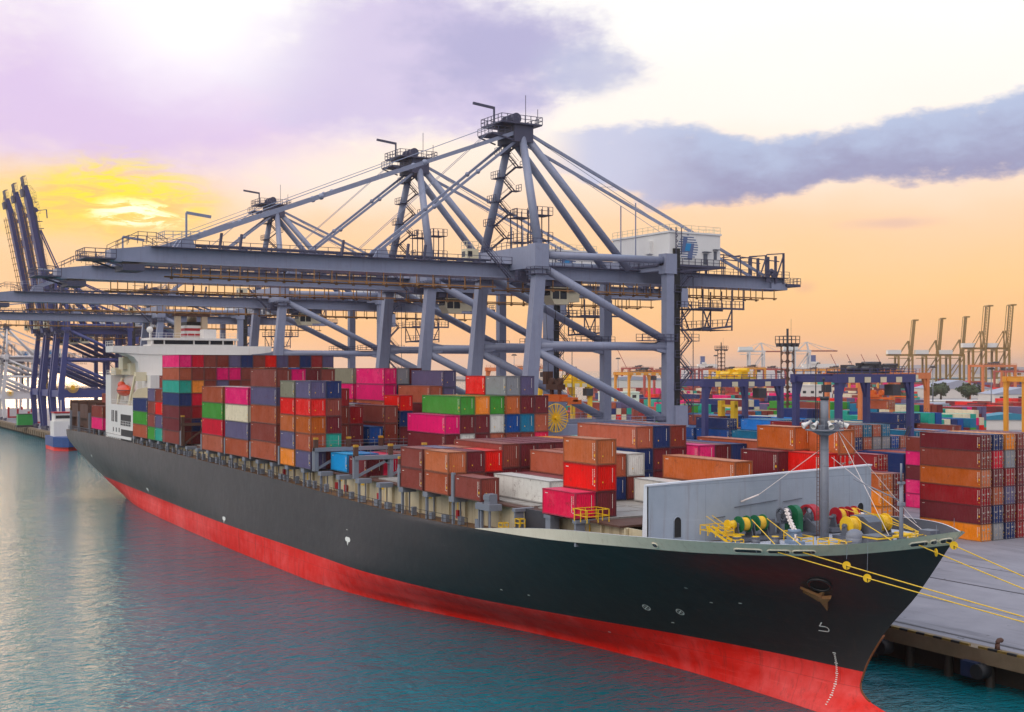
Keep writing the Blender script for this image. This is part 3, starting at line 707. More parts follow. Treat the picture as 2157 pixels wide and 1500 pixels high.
b = MB(); b.box(-75.2, -73.9, 86.6, 87.8, -15.5, -14.2); sp(b, 'deck_locker', M['wgrey'])
def yframe(X, Y, w, d, h, z=None):
    z = decktop(X)[1] if z is None else z; b = MB()
    b.rail([(X, Y, z), (X + w, Y, z), (X + w, Y + d, z), (X, Y + d, z), (X, Y, z)], h, 1.2, .045); return sp(b, 'yellow_railing', M['yel'])
yframe(-75.9, 85.9, 1.2, 1.6, 1.2); yframe(-81, 80.2, 1.4, 1.3, .8); yframe(-79.4, 81.1, 1., .9, .7); yframe(-90.2, 95.6, 1.2, 1.3, 1.5); yframe(-84.6, 80.2, 1.5, 1.5, .8); yframe(-90.6, 74.6, 2.2, 2.2, .9, -15.6); yframe(-87.9, 75.5, 1.2, 1., .6)
b = MB(); b.stairs((-90.5, 75.6, -14.9), (-88.2, 76.2, -16.1), .9); b.box(-90.7, -88.3, 76.6, 78, -15.65, -15.55); sp(b, 'winch_step', M['yel'])
yframe(-87.7, 82.4, .9, .7, .9); yframe(-84, 89.8, 1.4, .8, .9); yframe(-79.6, 91.2, 1.2, .8, .8)
# gear on the deck behind the breakwater
b = MB(); b.box(-104.8, -103.2, 70.5, 73, -17.2, -16.2); b.prism(arc(.8, 0, 180, 8, -104, -16.2), 'y', 70.6, 72.9); b.beam((-103.8, 73.0, -17), (-101.8, 73.4, -15.1), .3, .3); sp(b, 'deck_winch', M['green'])
b = MB(); b.ring((-107.2, 69.2, -16.3), (0, 1, 0), .34, .09, 18, 6); sp(b, 'life_ring', M['orange'])
b = MB()
for X, w in ((-106.9, .9), (-113.2, .25), (-101.6, .3)):
    b = MB(); b.box(X, X + w, 67.7, 68.8, -17.6, -15.3); b.box(X - .2, X + w + .2, 67.6, 70, -15.3, -14.95); sp(b, 'deck_support', M['steel'])
b = MB(); b.box(-113, -107.2, 68.9, 69.15, -17.6, -15.0); sp(b, 'deck_screen', M['dsteel'])
yframe(-101.1, 67.4, 2.2, 2.6, 1.25, -15.0); yframe(-112.8, 67.6, .9, .7, .9, -16.9); yframe(-117.3, 68.2, .8, .8, .9); yframe(-127.0, 67.6, .5, .6, 1.1, -14.9)
b = MB(); b.box(-120.8, -117.6, 67.2, 68.8, -15.7, -15.0); b.box(-119.3, -118.1, 67.5, 68.5, -15.0, -13.9); b.box(-119.35, -118.05, 67.4, 67.5, -14.55, -14.05)
for X in (-120.4, -118.0): b.beam((X, 67.5, -18), (X, 67.5, -15.7), .18, .18)
sp(b, 'gangway_control_box', M['steel'])
# ---- accommodation tower
b = MB()
b.cur = 0
b.box(-302.5, -276.2, 67.5, 72, -16.6, -8.3)                     # lower block
b.box(-302.5, -297.2, 67.5, 76, -8.3, -1.5)                      # aft slab of the boat recess
b.box(-297.2, -277, 71.5, 99, -8.3, -1.5)                        # house behind the boat
b.box(-292, -284, 73.6, 93.4, -1.5, 3.4)                         # tower
b.box(-297, -284.5, 70.5, 96.3, -7.5, -1.4)
b.prism([(70.8, -1.5), (73.7, -1.5), (73.7, 3.4), (67.8, 3.4), (69.6, 2.6), (70.5, 1.4)], 'x', -291.5, -284.02)   # curved bracket under the wing
b.prism([(93.4, 1.6), (97.4, 3.4), (93.4, 3.4)], 'x', -291.5, -284.02)
b.prism([(64.9, 3.7), (67.5, 3.5), (73, 3.2), (94, 3.2), (99, 3.5), (102, 3.9), (102, 5.3), (64.9, 5.1)], 'x', -291, -283.8)  # bridge wings
b.box(-291.5, -284.3, 73.5, 93.6, 5.2, 5.55); b.box(-291.7, -283.9, 73.2, 93.9, 6.55, 7.05)
b.box(-290.5, -285, 74.2, 93, 5.5, 6.6)
b.box(-289, -286, 86.2, 89.2, 7.05, 9.2)
for y in (73.6, 76.4, 83.3, 87, 90.2, 93.2): b.box(-284.95, -284.25, y, y + .25, 5.5, 6.6)
house = sp(b, 'accommodation', M['white'])
b = MB(); b.box(-284.99, -284.8, 74.3, 92.9, 5.62, 6.5); sp(b, 'bridge_window', M['glass'], house)
def win(y, z, w, h, X=-283.97):
    b = MB(); b.box(X - .05, X + .02, y, y + w, z, z + h); sp(b, 'window', M['glass'], house)
for y, z in ((76.0, 1.3), (77.1, 1.3), (78.1, 1.3)): win(y, z, .45, 1.0)
win(76.4, -2.3, .5, 1.1, -284.46)
def winS(X, z, w, h, Y=67.47):
    b = MB(); b.box(X, X + w, Y - .03, Y + .02, z, z + h); sp(b, 'window', M['glass'], house)
for X in (-296.5, -295, -293.0, -291.8): winS(X, -12.3, .9, 2.6)
for X in (-295, -292.2, -289.4): winS(X, -14.6, .7, 1.0)
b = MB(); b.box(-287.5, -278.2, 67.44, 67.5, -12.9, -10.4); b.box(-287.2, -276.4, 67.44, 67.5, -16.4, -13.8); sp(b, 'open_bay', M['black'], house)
for R_ in ([(-287.4, 67.4, -13), (-278.2, 67.4, -13)], [(-297, 67.6, -8.3), (-277, 67.6, -8.3)], [(-302, 67.6, -1.5), (-293, 67.6, -1.5)], [(-284, 73.5, 7.05), (-284, 93.5, 7.05)], [(-291, 64.9, 5.1), (-284, 64.9, 5.1)]): b = MB(); b.rail(R_, 1.1, 1.6, .05); sp(b, 'house_rail', M['white'], house)
b = MB(); b.box(-300, -277, 67.2, 67.5, -15.9, -15.3); sp(b, 'gangway', M['white'], house)
b = MB(); b.box(-294, -290, 68.5, 71.4, -.2, 2.6); b.box(-300.5, -296, 68.2, 71.5, -1.45, .2); b.box(-296, -287, 69.5, 71.6, -1.45, 1.2); sp(b, 'locker', M['cream'], house)
b = MB(); b.box(-291, -287.5, 71.42, 71.5, -6.6, -2.4); sp(b, 'recess_shade_panel', M['cream'], house); b = MB(); b.prism([(71.4, -8.3), (71.4, -4.2), (69.2, -4.6), (68.2, -5.8), (68, -8.3)], 'x', -279.5, -279.2); sp(b, 'recess_shade_plate', M['cream'], house)  # cream panel and curved plate stand in for shade in the boat recess
b = MB(); b.beam((-283.5, 68.4, -8.2), (-280.4, 69, -1.6), .5, .6); b.beam((-294.5, 68.4, -8.2), (-292.5, 69, -2.2), .5, .6); b.box(-281.5, -280, 69, 71.4, -2.8, -.8); b.beam((-280.5, 68.6, -1.4), (-290.5, 68.6, -2.6), .06, .06); sp(b, 'davit', M['cream'], house)
b = MB(); b.ball((-288.5, 74.3, 9.0), .75, 14, 8); b.tube((-288.5, 74.3, 7), (-288.5, 74.3, 8.5), .2, 8); sp(b, 'radome', M['white'], house)
for y in (81.8, 88.2): b = MB(); b.box(-292.9, -291.7, y - .65, y + .65, 7, 12.4); sp(b, 'goalpost', M['tan'], house)
b = MB(); b.box(-293, -291.6, 80.6, 89.4, 12.4, 13.0); b.beam((-292, 81.2, 13), (-292, 81.2, 15.6), .15, .15); b.beam((-292, 85.4, 13), (-292, 85.4, 16.4), .2, .2); b.box(-292.2, -291.8, 84.2, 86.6, 14.6, 14.9); b.rail([(-292, 80.6, 13), (-292, 89.4, 13)], 1, 2, .05); sp(b, 'radar_mast', M['rustst'], house)
b = MB()
for z0, z1, c_ in ((6.8, 7.7, 0), (7.7, 8.35, 1), (8.35, 9.0, 0), (9.0, 9.65, 1), (9.65, 10.3, 0)):
    b.cur = c_; b.prism([(84.6, 0), (85, -1), (88.5, -1), (88.9, 0), (88.9, 7), (84.6, 7)][::1] and [(-300, 84.4), (-299.4, 83.9), (-293.5, 83.9), (-293, 84.4), (-293, 88.6), (-293.5, 89.1), (-299.4, 89.1), (-300, 88.6)], 'z', z0, z1)
b.cur = 2; b.box(-299.6, -293.4, 84.3, 88.7, 10.3, 11.2); b.cur = 3; b.tube((-296, 86.3, 11.2), (-296, 86.3, 13.4), 1.15, 16); b.cur = 0; b.tube((-296, 86.3, 13.4), (-296, 86.3, 14.2), .5, 10)
sp(b, 'funnel', [M['white'], M['stripe red'], M['black'], M['tan']], house)
# lifeboat hanging in the recess
LB = thing('lifeboat', (-290.2, 68.9, -6.2), 'orange enclosed lifeboat hanging in the white recess of the ship tower', 'lifeboat')
b = MB(); b.ball((0, 0, 1.2), 1., 18, 10, 4.6, 1.35, 1.35); b.build('boat_hull', M['orange'], LB)
b = MB(); b.ball((-2.6, 0, 2.35), 1., 12, 8, 1.3, .9, .9); b.build('wheelhouse', M['orange'], LB)
b = MB(); b.ring((0, 0, 1.2), (0, 0, 1), 1, .06, 24, 6); o = b.build('fender_strake', M['dsteel'], LB); o.scale = (4.62, 1.4, 1)
# anchor in its pocket
AN = thing('anchor', (-80.3, 78.3, -20.2), 'rusty stockless anchor housed in the black bow', 'anchor')
p, d, u, n_ = onshell(-79.5, -20.1, .1); AN.location = p
b = MB(); b.beam(d * -.4, d * .5 + u * 1.3 - n_ * .5, .3, .4); b.build('shank', M['rustanchor'], AN)
def plate(poly, t0, t1):
    b = MB(); k = len(poly); b.add([d * x + u * y + n_ * t0 for x, y in poly] + [d * x + u * y + n_ * t1 for x, y in poly], [list(range(k))[::-1], list(range(k, 2 * k))] + [[i, (i + 1) % k, k + (i + 1) % k, k + i] for i in range(k)]); return b
plate([(-1.75, 1.4), (-.55, .02), (.05, .1), (-.15, .36)], .05, .3).build('fluke', M['rustanchor'], AN); plate([(-1.7, .72), (-.5, -.5), (-.2, -.3), (-.5, -.12)], -.05, .2).build('fluke', M['rustanchor'], AN)
plate([(-.4, .1), (.8, .38), (.3, -.35), (.05, -1.6), (-.25, -.55)], .0, .35).build('crown', M['rustanchor'], AN)
p2, d2, u2, n2 = onshell(-78.9, -18.9, .02); b = MB(); b.ring(p2, n2, .95, .14, 22, 6); sp(b, 'hawse_pipe', M['hull']); b = MB(); b.tube(p2 - n2 * .3, p2 + n2 * .03, .9, 20); sp(b, 'hawse_hole', M['black'])
# ------------------------------------------------------------------ shipping containers
CC = {'rust': ((174, 86, 58), 'rust orange'), 'brown': ((138, 62, 52), 'brown'), 'maroon': ((112, 34, 42), 'maroon'), 'dred': ((152, 26, 34), 'dark red'),
      'red': ((231, 22, 14), 'bright red'), 'crim': ((212, 3, 46), 'crimson'), 'mag': ((233, 0, 110), 'magenta'), 'pink': ((231, 16, 74), 'pink red'),
      'orange': ((238, 136, 28), 'orange'), 'tan': ((192, 100, 52), 'tan orange'), 'navy': ((27, 48, 100), 'navy blue'), 'purp': ((98, 90, 124), 'purple grey'),
      'blue': ((9, 72, 144), 'blue'), 'lblue': ((6, 121, 205), 'light blue'), 'cyan': ((0, 152, 218), 'cyan blue'), 'teal': ((32, 159, 138), 'teal'),
      'green': ((67, 149, 52), 'green'), 'dgreen': ((19, 102, 58), 'dark green'), 'white': ((213, 211, 203), 'white'), 'cream': ((224, 210, 179), 'cream'),
      'grey': ((140, 142, 147), 'grey'), 'ggreen': ((146, 142, 121), 'grey green'), 'tealb': ((20, 114, 149), 'teal blue'), 'mint': ((120, 170, 150), 'pale mint')}
CM = {}
for k, (c, nm) in CC.items():
    CM[k] = mat('container ' + nm, c, .6, var=.17, rust=.42 if k not in ('white', 'cream') else .5, streak=.22, rnd=.14, scale=.35, spec=.25, bump=.25)
    CM[k + '/f'] = mat('container frame ' + nm, tuple(int(x * .72 + 10) for x in c), .65, var=.2, rust=.5, rnd=.1)  # frame tone darkened for the shadow gaps at box edges, plus rust
    CM[k + '/r'] = mat('container roof ' + nm, tuple(int(x * .8 + 46) for x in c), .42, var=.16, rust=.3, rnd=.1, scale=.25)  # roof tone paled in colour for the sky reflecting on top
M['gear'] = mat('locking gear', (170, 160, 150), .5, var=.2, rust=.4)
M['mark'] = mat('container lettering', (224, 218, 204), .6, var=.1)
M['marky'] = mat('container label yellow', (232, 178, 20), .6, var=.1)
_cache = {}
def cmesh(L, h):
    if (L, h) in _cache: return _cache[(L, h)]
    Wd = 2.438; hw = Wd / 2; b = MB()
    def corr(n, P):
        """corrugated panel; P(s, depth, z)"""
        o = len(b.v); pr = []
        for i in range(n):
            for s_, d in ((0., 0.), (.26, 0.), (.5, 1.), (.76, 1.)): pr.append(((i + s_) / n, d))
        pr.append((1., 0.))
        for s_, d in pr: b.v.append(P(s_, d, 0)); b.v.append(P(s_, d, 1))
        for i in range(len(pr) - 1): b.face([o + 2 * i, o + 2 * i + 2, o + 2 * i + 3, o + 2 * i + 1])
    z0, z1 = .14, h - .1
    nL = max(8, round((L - .3) / .29))
    corr(nL, lambda s_, d, k: (-L / 2 + .15 + (L - .3) * s_, -hw + .03 + .045 * d, (z0, z1)[k]))
    corr(nL, lambda s_, d, k: (L / 2 - .15 - (L - .3) * s_, hw - .03 - .045 * d, (z0, z1)[k]))
    corr(8, lambda s_, d, k: (L / 2 - .05 - .05 * d, -hw + .15 + (Wd - .3) * s_, (z0, z1)[k]))
    corr(8, lambda s_, d, k: (-L / 2 + .05 + .05 * d, hw - .15 - (Wd - .3) * s_, (z0, z1)[k]))
    b.add([(-L / 2 + .1, -hw + .08, .13), (L / 2 - .1, -hw + .08, .13), (L / 2 - .1, hw - .08, .13), (-L / 2 + .1, hw - .08, .13)], [(3, 2, 1, 0)])
    body = b.mesh('body')
    b = MB(); n = max(6, round(L / .6))
    for i in range(n):
        x0 = -L / 2 + .1 + (L - .2) * i / n; x1 = x0 + (L - .2) / n; e = (x1 - x0) * .12
        zz_ = h - .035 if i % 2 else h - .02
        b.add([(x0, -hw + .07, zz_), (x1, -hw + .07, zz_), (x1, hw - .07, zz_), (x0, hw - .07, zz_)], [(0, 1, 2, 3)])
    roof = b.mesh('roof')
    b = MB()
    for sx in (-1, 1):
        for sy in (-1, 1):
            x, y = sx * (L / 2 - .08), sy * (hw - .08)
            b.box(x - .08, x + .08, y - .08, y + .08, .1, h - .1)
            for zc in (0., h - .17): b.box(x - .09, x + .09, y - .09, y + .09, zc, zc + .17)
    for sy in (-1, 1):
        y = sy * (hw - .06); b.box(-L / 2 + .16, L / 2 - .16, y - .055, y + .055, h - .11, h - .005); b.box(-L / 2 + .16, L / 2 - .16, y - .05, y + .05, .02, .16)
    for sx in (-1, 1):
        x = sx * (L / 2 - .06); b.box(x - .055, x + .055, -hw + .16, hw - .16, h - .12, h - .005); b.box(x - .05, x + .05, -hw + .16, hw - .16, .02, .16)
    frame = b.mesh('frame')
    b = MB()
    for sy in (-1, 1):
        y0, y1 = (-hw + .16, -.02) if sy < 0 else (.02, hw - .16)
        for k in range(4): b.box(L / 2 - .06, L / 2 - .012 - (.02 if k % 2 else 0), y0, y1, .16 + (h - .28) * k / 4 + .01, .16 + (h - .28) * (k + 1) / 4 - .01)
    door = b.mesh('door')
    b = MB()
    for y in (-.95, -.32, .32, .95):
        b.tube((L / 2 + .015, y, .12), (L / 2 + .015, y, h - .1), .028, 6)
        for z in (.2, .8, 1.05, 1.9, h - .2): b.box(L / 2 - .01, L / 2 + .05, y - .1, y + .1, z - .04, z + .04)
    for y, z, w, hh in ((.25, 1.75, .45, .3), (.4, 1.35, .3, .12), (-.75, 1.7, .3, .2)): b.box(L / 2 - .005, L / 2 + .006, y, y + w, z, z + hh)
    gear = b.mesh('locking_gear')
    b = MB(); rr = random.Random(int(L * 10 + h))
    def mk(x0, x1, z0, z1, c): b.cur = c; b.add([(x0, -hw + .018, z0), (x1, -hw + .018, z0), (x1, -hw + .018, z1), (x0, -hw + .018, z1)], [(0, 1, 2, 3)])
    x = L / 2 - .72
    for k in range(11): mk(x, x + .1, h - .5 - k * .15, h - .4 - k * .15, 0)
    for k in range(5): mk(x + .3, x + .38, h - .5 - k * .17, h - .38 - k * .17, 0)
    mk(x + .24, x + .46, h - 1.75, h - 1.5, 1); mk(x + .26, x + .42, .5, .62, 1 if L > 7 else 0)
    mk(-L / 2 + .5, -L / 2 + 1.0, h - .45, h - .38, 0)
    b.cur = 0
    for k in range(11): z = h - .45 - k * .13; b.add([(L / 2 - .032, .72, z), (L / 2 - .032, .79, z), (L / 2 - .032, .79, z + .1), (L / 2 - .032, .72, z + .1)], [(0, 1, 2, 3)])
    b.cur = 1; b.add([(L / 2 - .03, -.5, .8), (L / 2 - .03, -.36, .8), (L / 2 - .03, -.36, .95), (L / 2 - .03, -.5, .95)], [(0, 1, 2, 3)])
    mark = b.mesh('lettering')
    for me in (body, roof, frame, door): me.materials.append(CM['grey'])
    gear.materials.append(M['gear']); mark.materials.append(M['mark']); mark.materials.append(M['marky'])
    _cache[(L, h)] = dict(body=body, roof=roof, frame=frame, door=door, locking_gear=gear, lettering=mark)
    return _cache[(L, h)]
def link(me, name, parent, m=None):
    o = bpy.data.objects.new(name, me); COL.objects.link(o); o.parent = parent
    if m: o.material_slots[0].link = 'OBJECT'; o.material_slots[0].material = m
    return o
def container(xf, y0, z, L, h, col, label, group, doors=False, detail=2, skip=None):
    """one box: xf = bow-side end, y0 = water-side face, z = underside"""
    ms = cmesh(L, h)
    r = thing('shipping_container', (xf - L / 2, y0 + 1.219, z), label, 'container', group)
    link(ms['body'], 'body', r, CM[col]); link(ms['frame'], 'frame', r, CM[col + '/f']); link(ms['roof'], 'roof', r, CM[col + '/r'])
    if doors:
        d = link(ms['door'], 'door', r, CM[col]); link(ms['locking_gear'], 'locking_gear', d)
    if detail > 1 or doors: link(ms['lettering'], 'lettering', r)
    return r
ORD = ['first', 'second', 'third', 'fourth', 'fifth', 'sixth', 'seventh', 'eighth', 'ninth', 'tenth', 'eleventh', 'twelfth', 'thirteenth', 'fourteenth']
# boxes buried deep inside the block show nowhere and are left out
SKIP = {(a, b, c) for a, q in {-1560:[(1000,0),(1100,0),(1200,0)],-1623:[(1000,0)],-1773:[(100,0),(100,1),(100,2),(100,3)],-17070:[(1000,0),(1100,0),(1100,1),(1100,2),(1200,0),(1200,1),(1200,2)],-1851:[(100,0),(100,1),(100,2),(100,3),(200,0),(200,1),(200,2),(200,3),(300,0),(300,1),(300,2),(300,3),(975,0),(975,1),(975,2),(1085,0),(1085,1),(1190,0),(1190,1),(1190,2)],-1986:[(100,0),(100,1),(100,2),(200,0),(200,1),(200,2),(200,3),(300,0),(300,1),(300,2),(300,3),(500,0),(500,1),(500,2),(600,0),(600,1),(600,2),(700,0),(700,1),(800,0),(800,1),(1000,0),(1000,1),(1100,0),(1100,1),(1100,2),(1200,0),(1200,1),(1200,2)],-2122:[(100,0),(100,1),(100,2),(200,0),(200,1),(200,2),(1000,0),(1000,1)],-2394:[(200,0),(200,1),(200,2),(200,3),(300,0),(300,1),(300,2),(300,3),(400,0),(400,1),(400,2),(400,3),(500,0),(500,1),(500,2),(500,3),(600,0),(600,1),(600,2),(600,3),(700,0),(700,1),(700,2),(700,3),(700,4),(800,0),(800,1),(800,2),(800,3),(800,4),(900,0),(900,1),(900,2),(900,3),(900,4),(1000,0),(1000,1),(1000,2),(1000,3),(1000,4),(1100,0),(1100,1),(1100,2),(1100,3),(1100,4),(1200,0),(1200,1),(1200,2),(1200,3),(1200,4)],-2514:[(100,0),(100,1),(100,2),(100,3),(100,4)],-2571:[(100,0),(100,1),(100,2)],-3049:[(100,0),(100,1)]}.items() for b, c in q}
B0 = -14.85; NS = 0
def stack(xf, L, row, cols, where, hs=2.591, base=B0, doors=(), rown=None, name=None, det=2):
    """columns of boxes on the ship; cols bottom-up, None = left open below"""
    global NS
    z = base; n = len(cols); hs = hs if isinstance(hs, (list, tuple)) else [hs] * n
    ri = int(round(row)) if rown is None else rown
    for i, (c, h) in enumerate(zip(cols, hs)):
        if c and (round(xf * 10), round(row * 100), i) not in SKIP:
            tier = 'only one' if n == 1 else ('on top' if i == n - 1 else ORD[i] + ' up')
            if L < 7: kind = 'short ' + CC[c][1] + ' container'
            else: kind = 'long ' + CC[c][1] + ' container'
            container(xf, 67.3 + 2.48 * row, z, L, h, c, '%s, %s, %s row from water, %s' % (kind, tier, ORD[min(ri, 13)], where), 'containers stacked on the ship', i in doors, det, '%d,%d,%d' % (round(xf * 10), round(row * 100), i))
            NS += 1
        z += h + .012
L4, L2, HC = 12.192, 6.058, 2.896
w1 = 'just behind the grey breakwater'
stack(-101.2, L2, .1, ['pink'], w1); stack(-101.2, L2, 1.13, ['maroon', 'red', 'tan'], w1)
stack(-99.8, L4, 6.2, ['white'], w1); stack(-98.4, L4, 7.4, ['maroon', 'tan'], w1, [2.55, 2.591], rown=8)
stack(-100.5, L2, 10.6, ['maroon', 'maroon'], w1, HC); stack(-100.7, L2, 11.65, ['brown', 'maroon', 'tan'], w1, [HC, HC, 2.591], rown=12)
stack(-95.6, L2, 11.2, ['dred', 'red'], 'hard behind breakwater', HC, rown=11); stack(-96.3, L2, 12.55, ['maroon', 'red', 'tan'], 'hard behind breakwater', [2.75, 2.75, 2.7], doors=(1,), rown=13)
w2 = 'second bay behind breakwater'
stack(-119.8, L2, 0, ['brown'], w2); stack(-113.2, L4, 2, ['white'], w2); stack(-113.2, L4, 3, ['maroon'], w2); stack(-113.2, L4, 4, ['maroon', 'rust'], w2)
stack(-113.4, L4, 5.2, ['navy', 'rust'], w2); stack(-113.4, L4, 6.25, ['brown', 'white'], w2)
stack(-115.6, L4, 7.4, ['navy', 'navy', 'rust'], w2, [HC, 2.591, 2.6]); stack(-115.6, L4, 8.4, ['maroon', 'maroon', 'navy'], w2, [HC, 2.591, 2.6]); stack(-115.6, L4, 9.4, ['maroon', 'maroon', 'brown'], w2, [HC, 2.591, 2.6])
stack(-113.4, L4, 10.42, ['maroon', 'mag'], w2, HC); stack(-113.4, L4, 11.42, ['maroon', 'maroon'], w2, HC); stack(-113.4, L4, 12.42, ['navy', 'navy'], w2, HC)
stack(-110.6, L4, 13.42, ['brown', 'rust'], w2, [3.1, 3.1], rown=13)
w3f, w3a, w3 = 'front of third bay behind breakwater', 'back of third bay behind breakwater', 'third bay behind breakwater'
stack(-127.5, L2, 0, ['rust', 'tan'], w3f, 2.53); stack(-127.5, L2, 1, ['brown', 'maroon'], w3f, 2.53); stack(-127.5, L2, 2, ['maroon', 'red'], w3f, 2.53)
stack(-134.2, L2, 0, ['brown', 'brown'], w3a, 2.53); stack(-134.2, L2, 1, ['brown', 'purp'], w3a, 2.53); stack(-134.2, L2, 2, ['maroon', 'rust'], w3a, 2.53)
for r_, c2 in zip(range(3, 11), ['brown', 'maroon', 'maroon', 'maroon', 'maroon', 'orange', 'maroon', 'mint']):
    stack(-127.5, L4, r_ - .04, ['maroon', c2], w3, HC)
w5 = 'low open bay amidships'
stack(-163.2, L2, 1.05, ['cyan'], w5); stack(-156.5, L2, 1.05, ['maroon'], w5, base=-15.0); stack(-163.2, L2, 2.05, ['lblue'], w5); stack(-156.5, L2, 2.05, ['pink'], w5, base=-15.0); stack(-156.5, L4, 3.05, ['crim'], w5, base=-15.0); stack(-156.5, L4, 4.05, ['brown'], w5)
stack(-156.0, L2, 9.93, ['maroon', 'brown', 'blue', 'tan', 'grey'], 'front of far stack amidships', [2.7, 2.7, 2.7, 2.7, HC])
stack(-162.3, L2, 9.93, ['maroon', 'brown', 'navy', 'tan', 'red'], 'back of far stack amidships', [2.7, 2.7, 2.7, 2.7, HC])
stack(-156.0, L2, 10.93, ['brown', 'brown', 'tealb', 'maroon', 'purp'], 'front of far stack amidships', [2.7, 2.7, 2.7, 2.7, HC])
stack(-156.0, L2, 11.93, ['brown', 'pink', 'rust', 'maroon'], 'front of far stack amidships', 2.7)
w6f, w6a, w6 = 'front of short stack amidships', 'back of short stack amidships', 'beside the green boxes amidships'
stack(-170.7, L2, 0, ['purp', 'rust', 'tan', 'red', 'purp'], w6f); stack(-177.3, L2, 0, ['orange', 'purp', 'tan', 'red', 'ggreen'], w6a)
stack(-170.7, L2, 1, ['maroon', 'teal', 'maroon', 'brown', 'navy'], w6f); stack(-177.3, L2, 1, ['maroon', 'brown', 'maroon', 'brown', 'navy'], w6a, det=1)
stack(-156.3, L4, 5.93, ['maroon', 'maroon', 'mag'], w6, [2.7] * 3, rown=6); stack(-156.3, L4, 6.92, ['maroon', 'white', 'maroon', 'green'], w6, 2.7, rown=7); stack(-156.3, L4, 7.92, ['maroon', 'maroon', 'maroon', 'orange'], w6, 2.7, rown=8); stack(-156.3, L4, 8.92, ['maroon', 'rust', 'white', 'green'], w6, 2.7, rown=9)
w7 = 'tallest bay amidships'
stack(-185.1, L4, 0, ['rust', 'brown', 'rust', 'purp', 'brown'], w7, HC, -14.6)
for r_, c_ in ((1, 'mag'), (2, 'maroon'), (3, 'brown')): stack(-185.1, L4, r_, ['brown', 'maroon', 'brown', 'brown', c_], w7, HC, -14.6)
stack(-185.1, L4, 4, ['brown', 'brown', 'brown', 'dred'], w7, HC); stack(-185.1, L4, 5, ['maroon', 'maroon', 'dred'], w7, HC); stack(-185.1, L4, 6.4, ['navy', 'blue'], w7, 2.65); stack(-185.1, L4, 7.5, ['maroon', 'brown', 'brown'], w7, HC)
stack(-185.1, L2, 8.6, ['maroon', 'maroon', 'navy', 'red'], w7, rown=9); stack(-185.1, L4, 9.75, ['maroon', 'maroon', 'brown'], w7, rown=10); stack(-185.1, L4, 10.85, ['brown', 'maroon', 'maroon', 'rust'], w7, 2.97, rown=11); stack(-185.1, L4, 11.9, ['brown', 'maroon', 'purp', 'purp', 'purp'], w7, HC, rown=12)
w8 = 'bay behind the tallest bay'
stack(-198.6, L4, 0, ['rust', 'purp', 'cream', 'mag'], w8, HC)
for r_, cs in ((1, 'brown'), (2, 'rust'), (3, 'white')): stack(-198.6, L4, r_, ['brown', 'maroon', 'brown', cs], w8, HC)
for r_, cs in ((5, 'maroon'), (6, 'blue'), (7, 'white'), (8, 'navy')): stack(-198.6, L4, r_, ['brown', 'maroon', cs], w8, HC)
stack(-198.6, L4, 10, ['maroon', 'green', 'rust', 'mag', 'mag'], w8, HC, -14.45); stack(-198.6, L4, 11, ['brown', 'maroon', 'navy', 'navy', 'grey'], w8, HC, -14.45); stack(-198.6, L4, 12, ['brown', 'maroon', 'maroon', 'navy', 'maroon'], w8, HC, -14.45)
w9 = 'second bay ahead of tall row'
stack(-212.2, L4, 0, ['rust', 'crim', 'green', 'rust'], w9, HC)
for r_, cs in ((1, 'white'), (2, 'brown')): stack(-212.2, L4, r_, ['brown', 'maroon', 'brown', cs], w9, HC)
stack(-212.2, L4, 10, ['maroon', 'green', 'tan', 'mag', 'ggreen'], w9, HC, -14.45)
w11 = 'tall row before white bridge'
t6 = ['mag', 'crim', 'brown', 'brown', 'purp', 'navy', 'brown', 'red', 'purp', 'brown', 'navy', 'dred', 'purp']
t5 = ['rust', 'brown', 'brown', 'mag', 'mag', 'brown', 'tan', 'brown', 'brown', 'lblue', 'maroon', 'brown', 'dgreen']
low = [['brown', 'maroon', 'maroon', 'navy', 'teal'], ['maroon', 'navy', 'dred', 'crim', 'orange'], ['maroon', 'brown', 'maroon', 'brown', 'brown'], ['brown', 'maroon', 'brown', 'tan', 'purp']]
for r_ in range(13):
    stack(-239.4, L4, r_, (low[r_] if r_ < 4 else ['brown', 'maroon', 'brown', 'maroon', 'brown']) + [t5[r_], t6[r_]], w11, 2.496, rown=r_, det=1)
w12f, w12a = 'front bay beside white tower', 'back bay beside white tower'
stack(-251.4, L2, 0, ['teal', 'purp', 'red', 'brown'], w12f, 2.66, doors=(1, 2)); stack(-257.1, L2, 0, ['green', 'brown', 'brown', 'purp'], w12a, 2.66)
stack(-251.4, L2, 1, ['navy', 'navy', 'brown', 'brown', 'crim'], w12f, 2.66, doors=(1,)); stack(-257.1, L2, 1, ['brown', 'brown', 'brown', 'brown', 'brown'], w12a, 2.66)
stack(-263.5, L4, 0, ['rust', 'green', 'navy'], 'hard against the white tower', 2.8)
stack(-304.9, L4, 0, ['mag', 'brown'], 'behind white tower near stern', HC); stack(-304.9, L4, 1, ['brown', 'maroon', 'brown'], 'behind white tower near stern', HC)
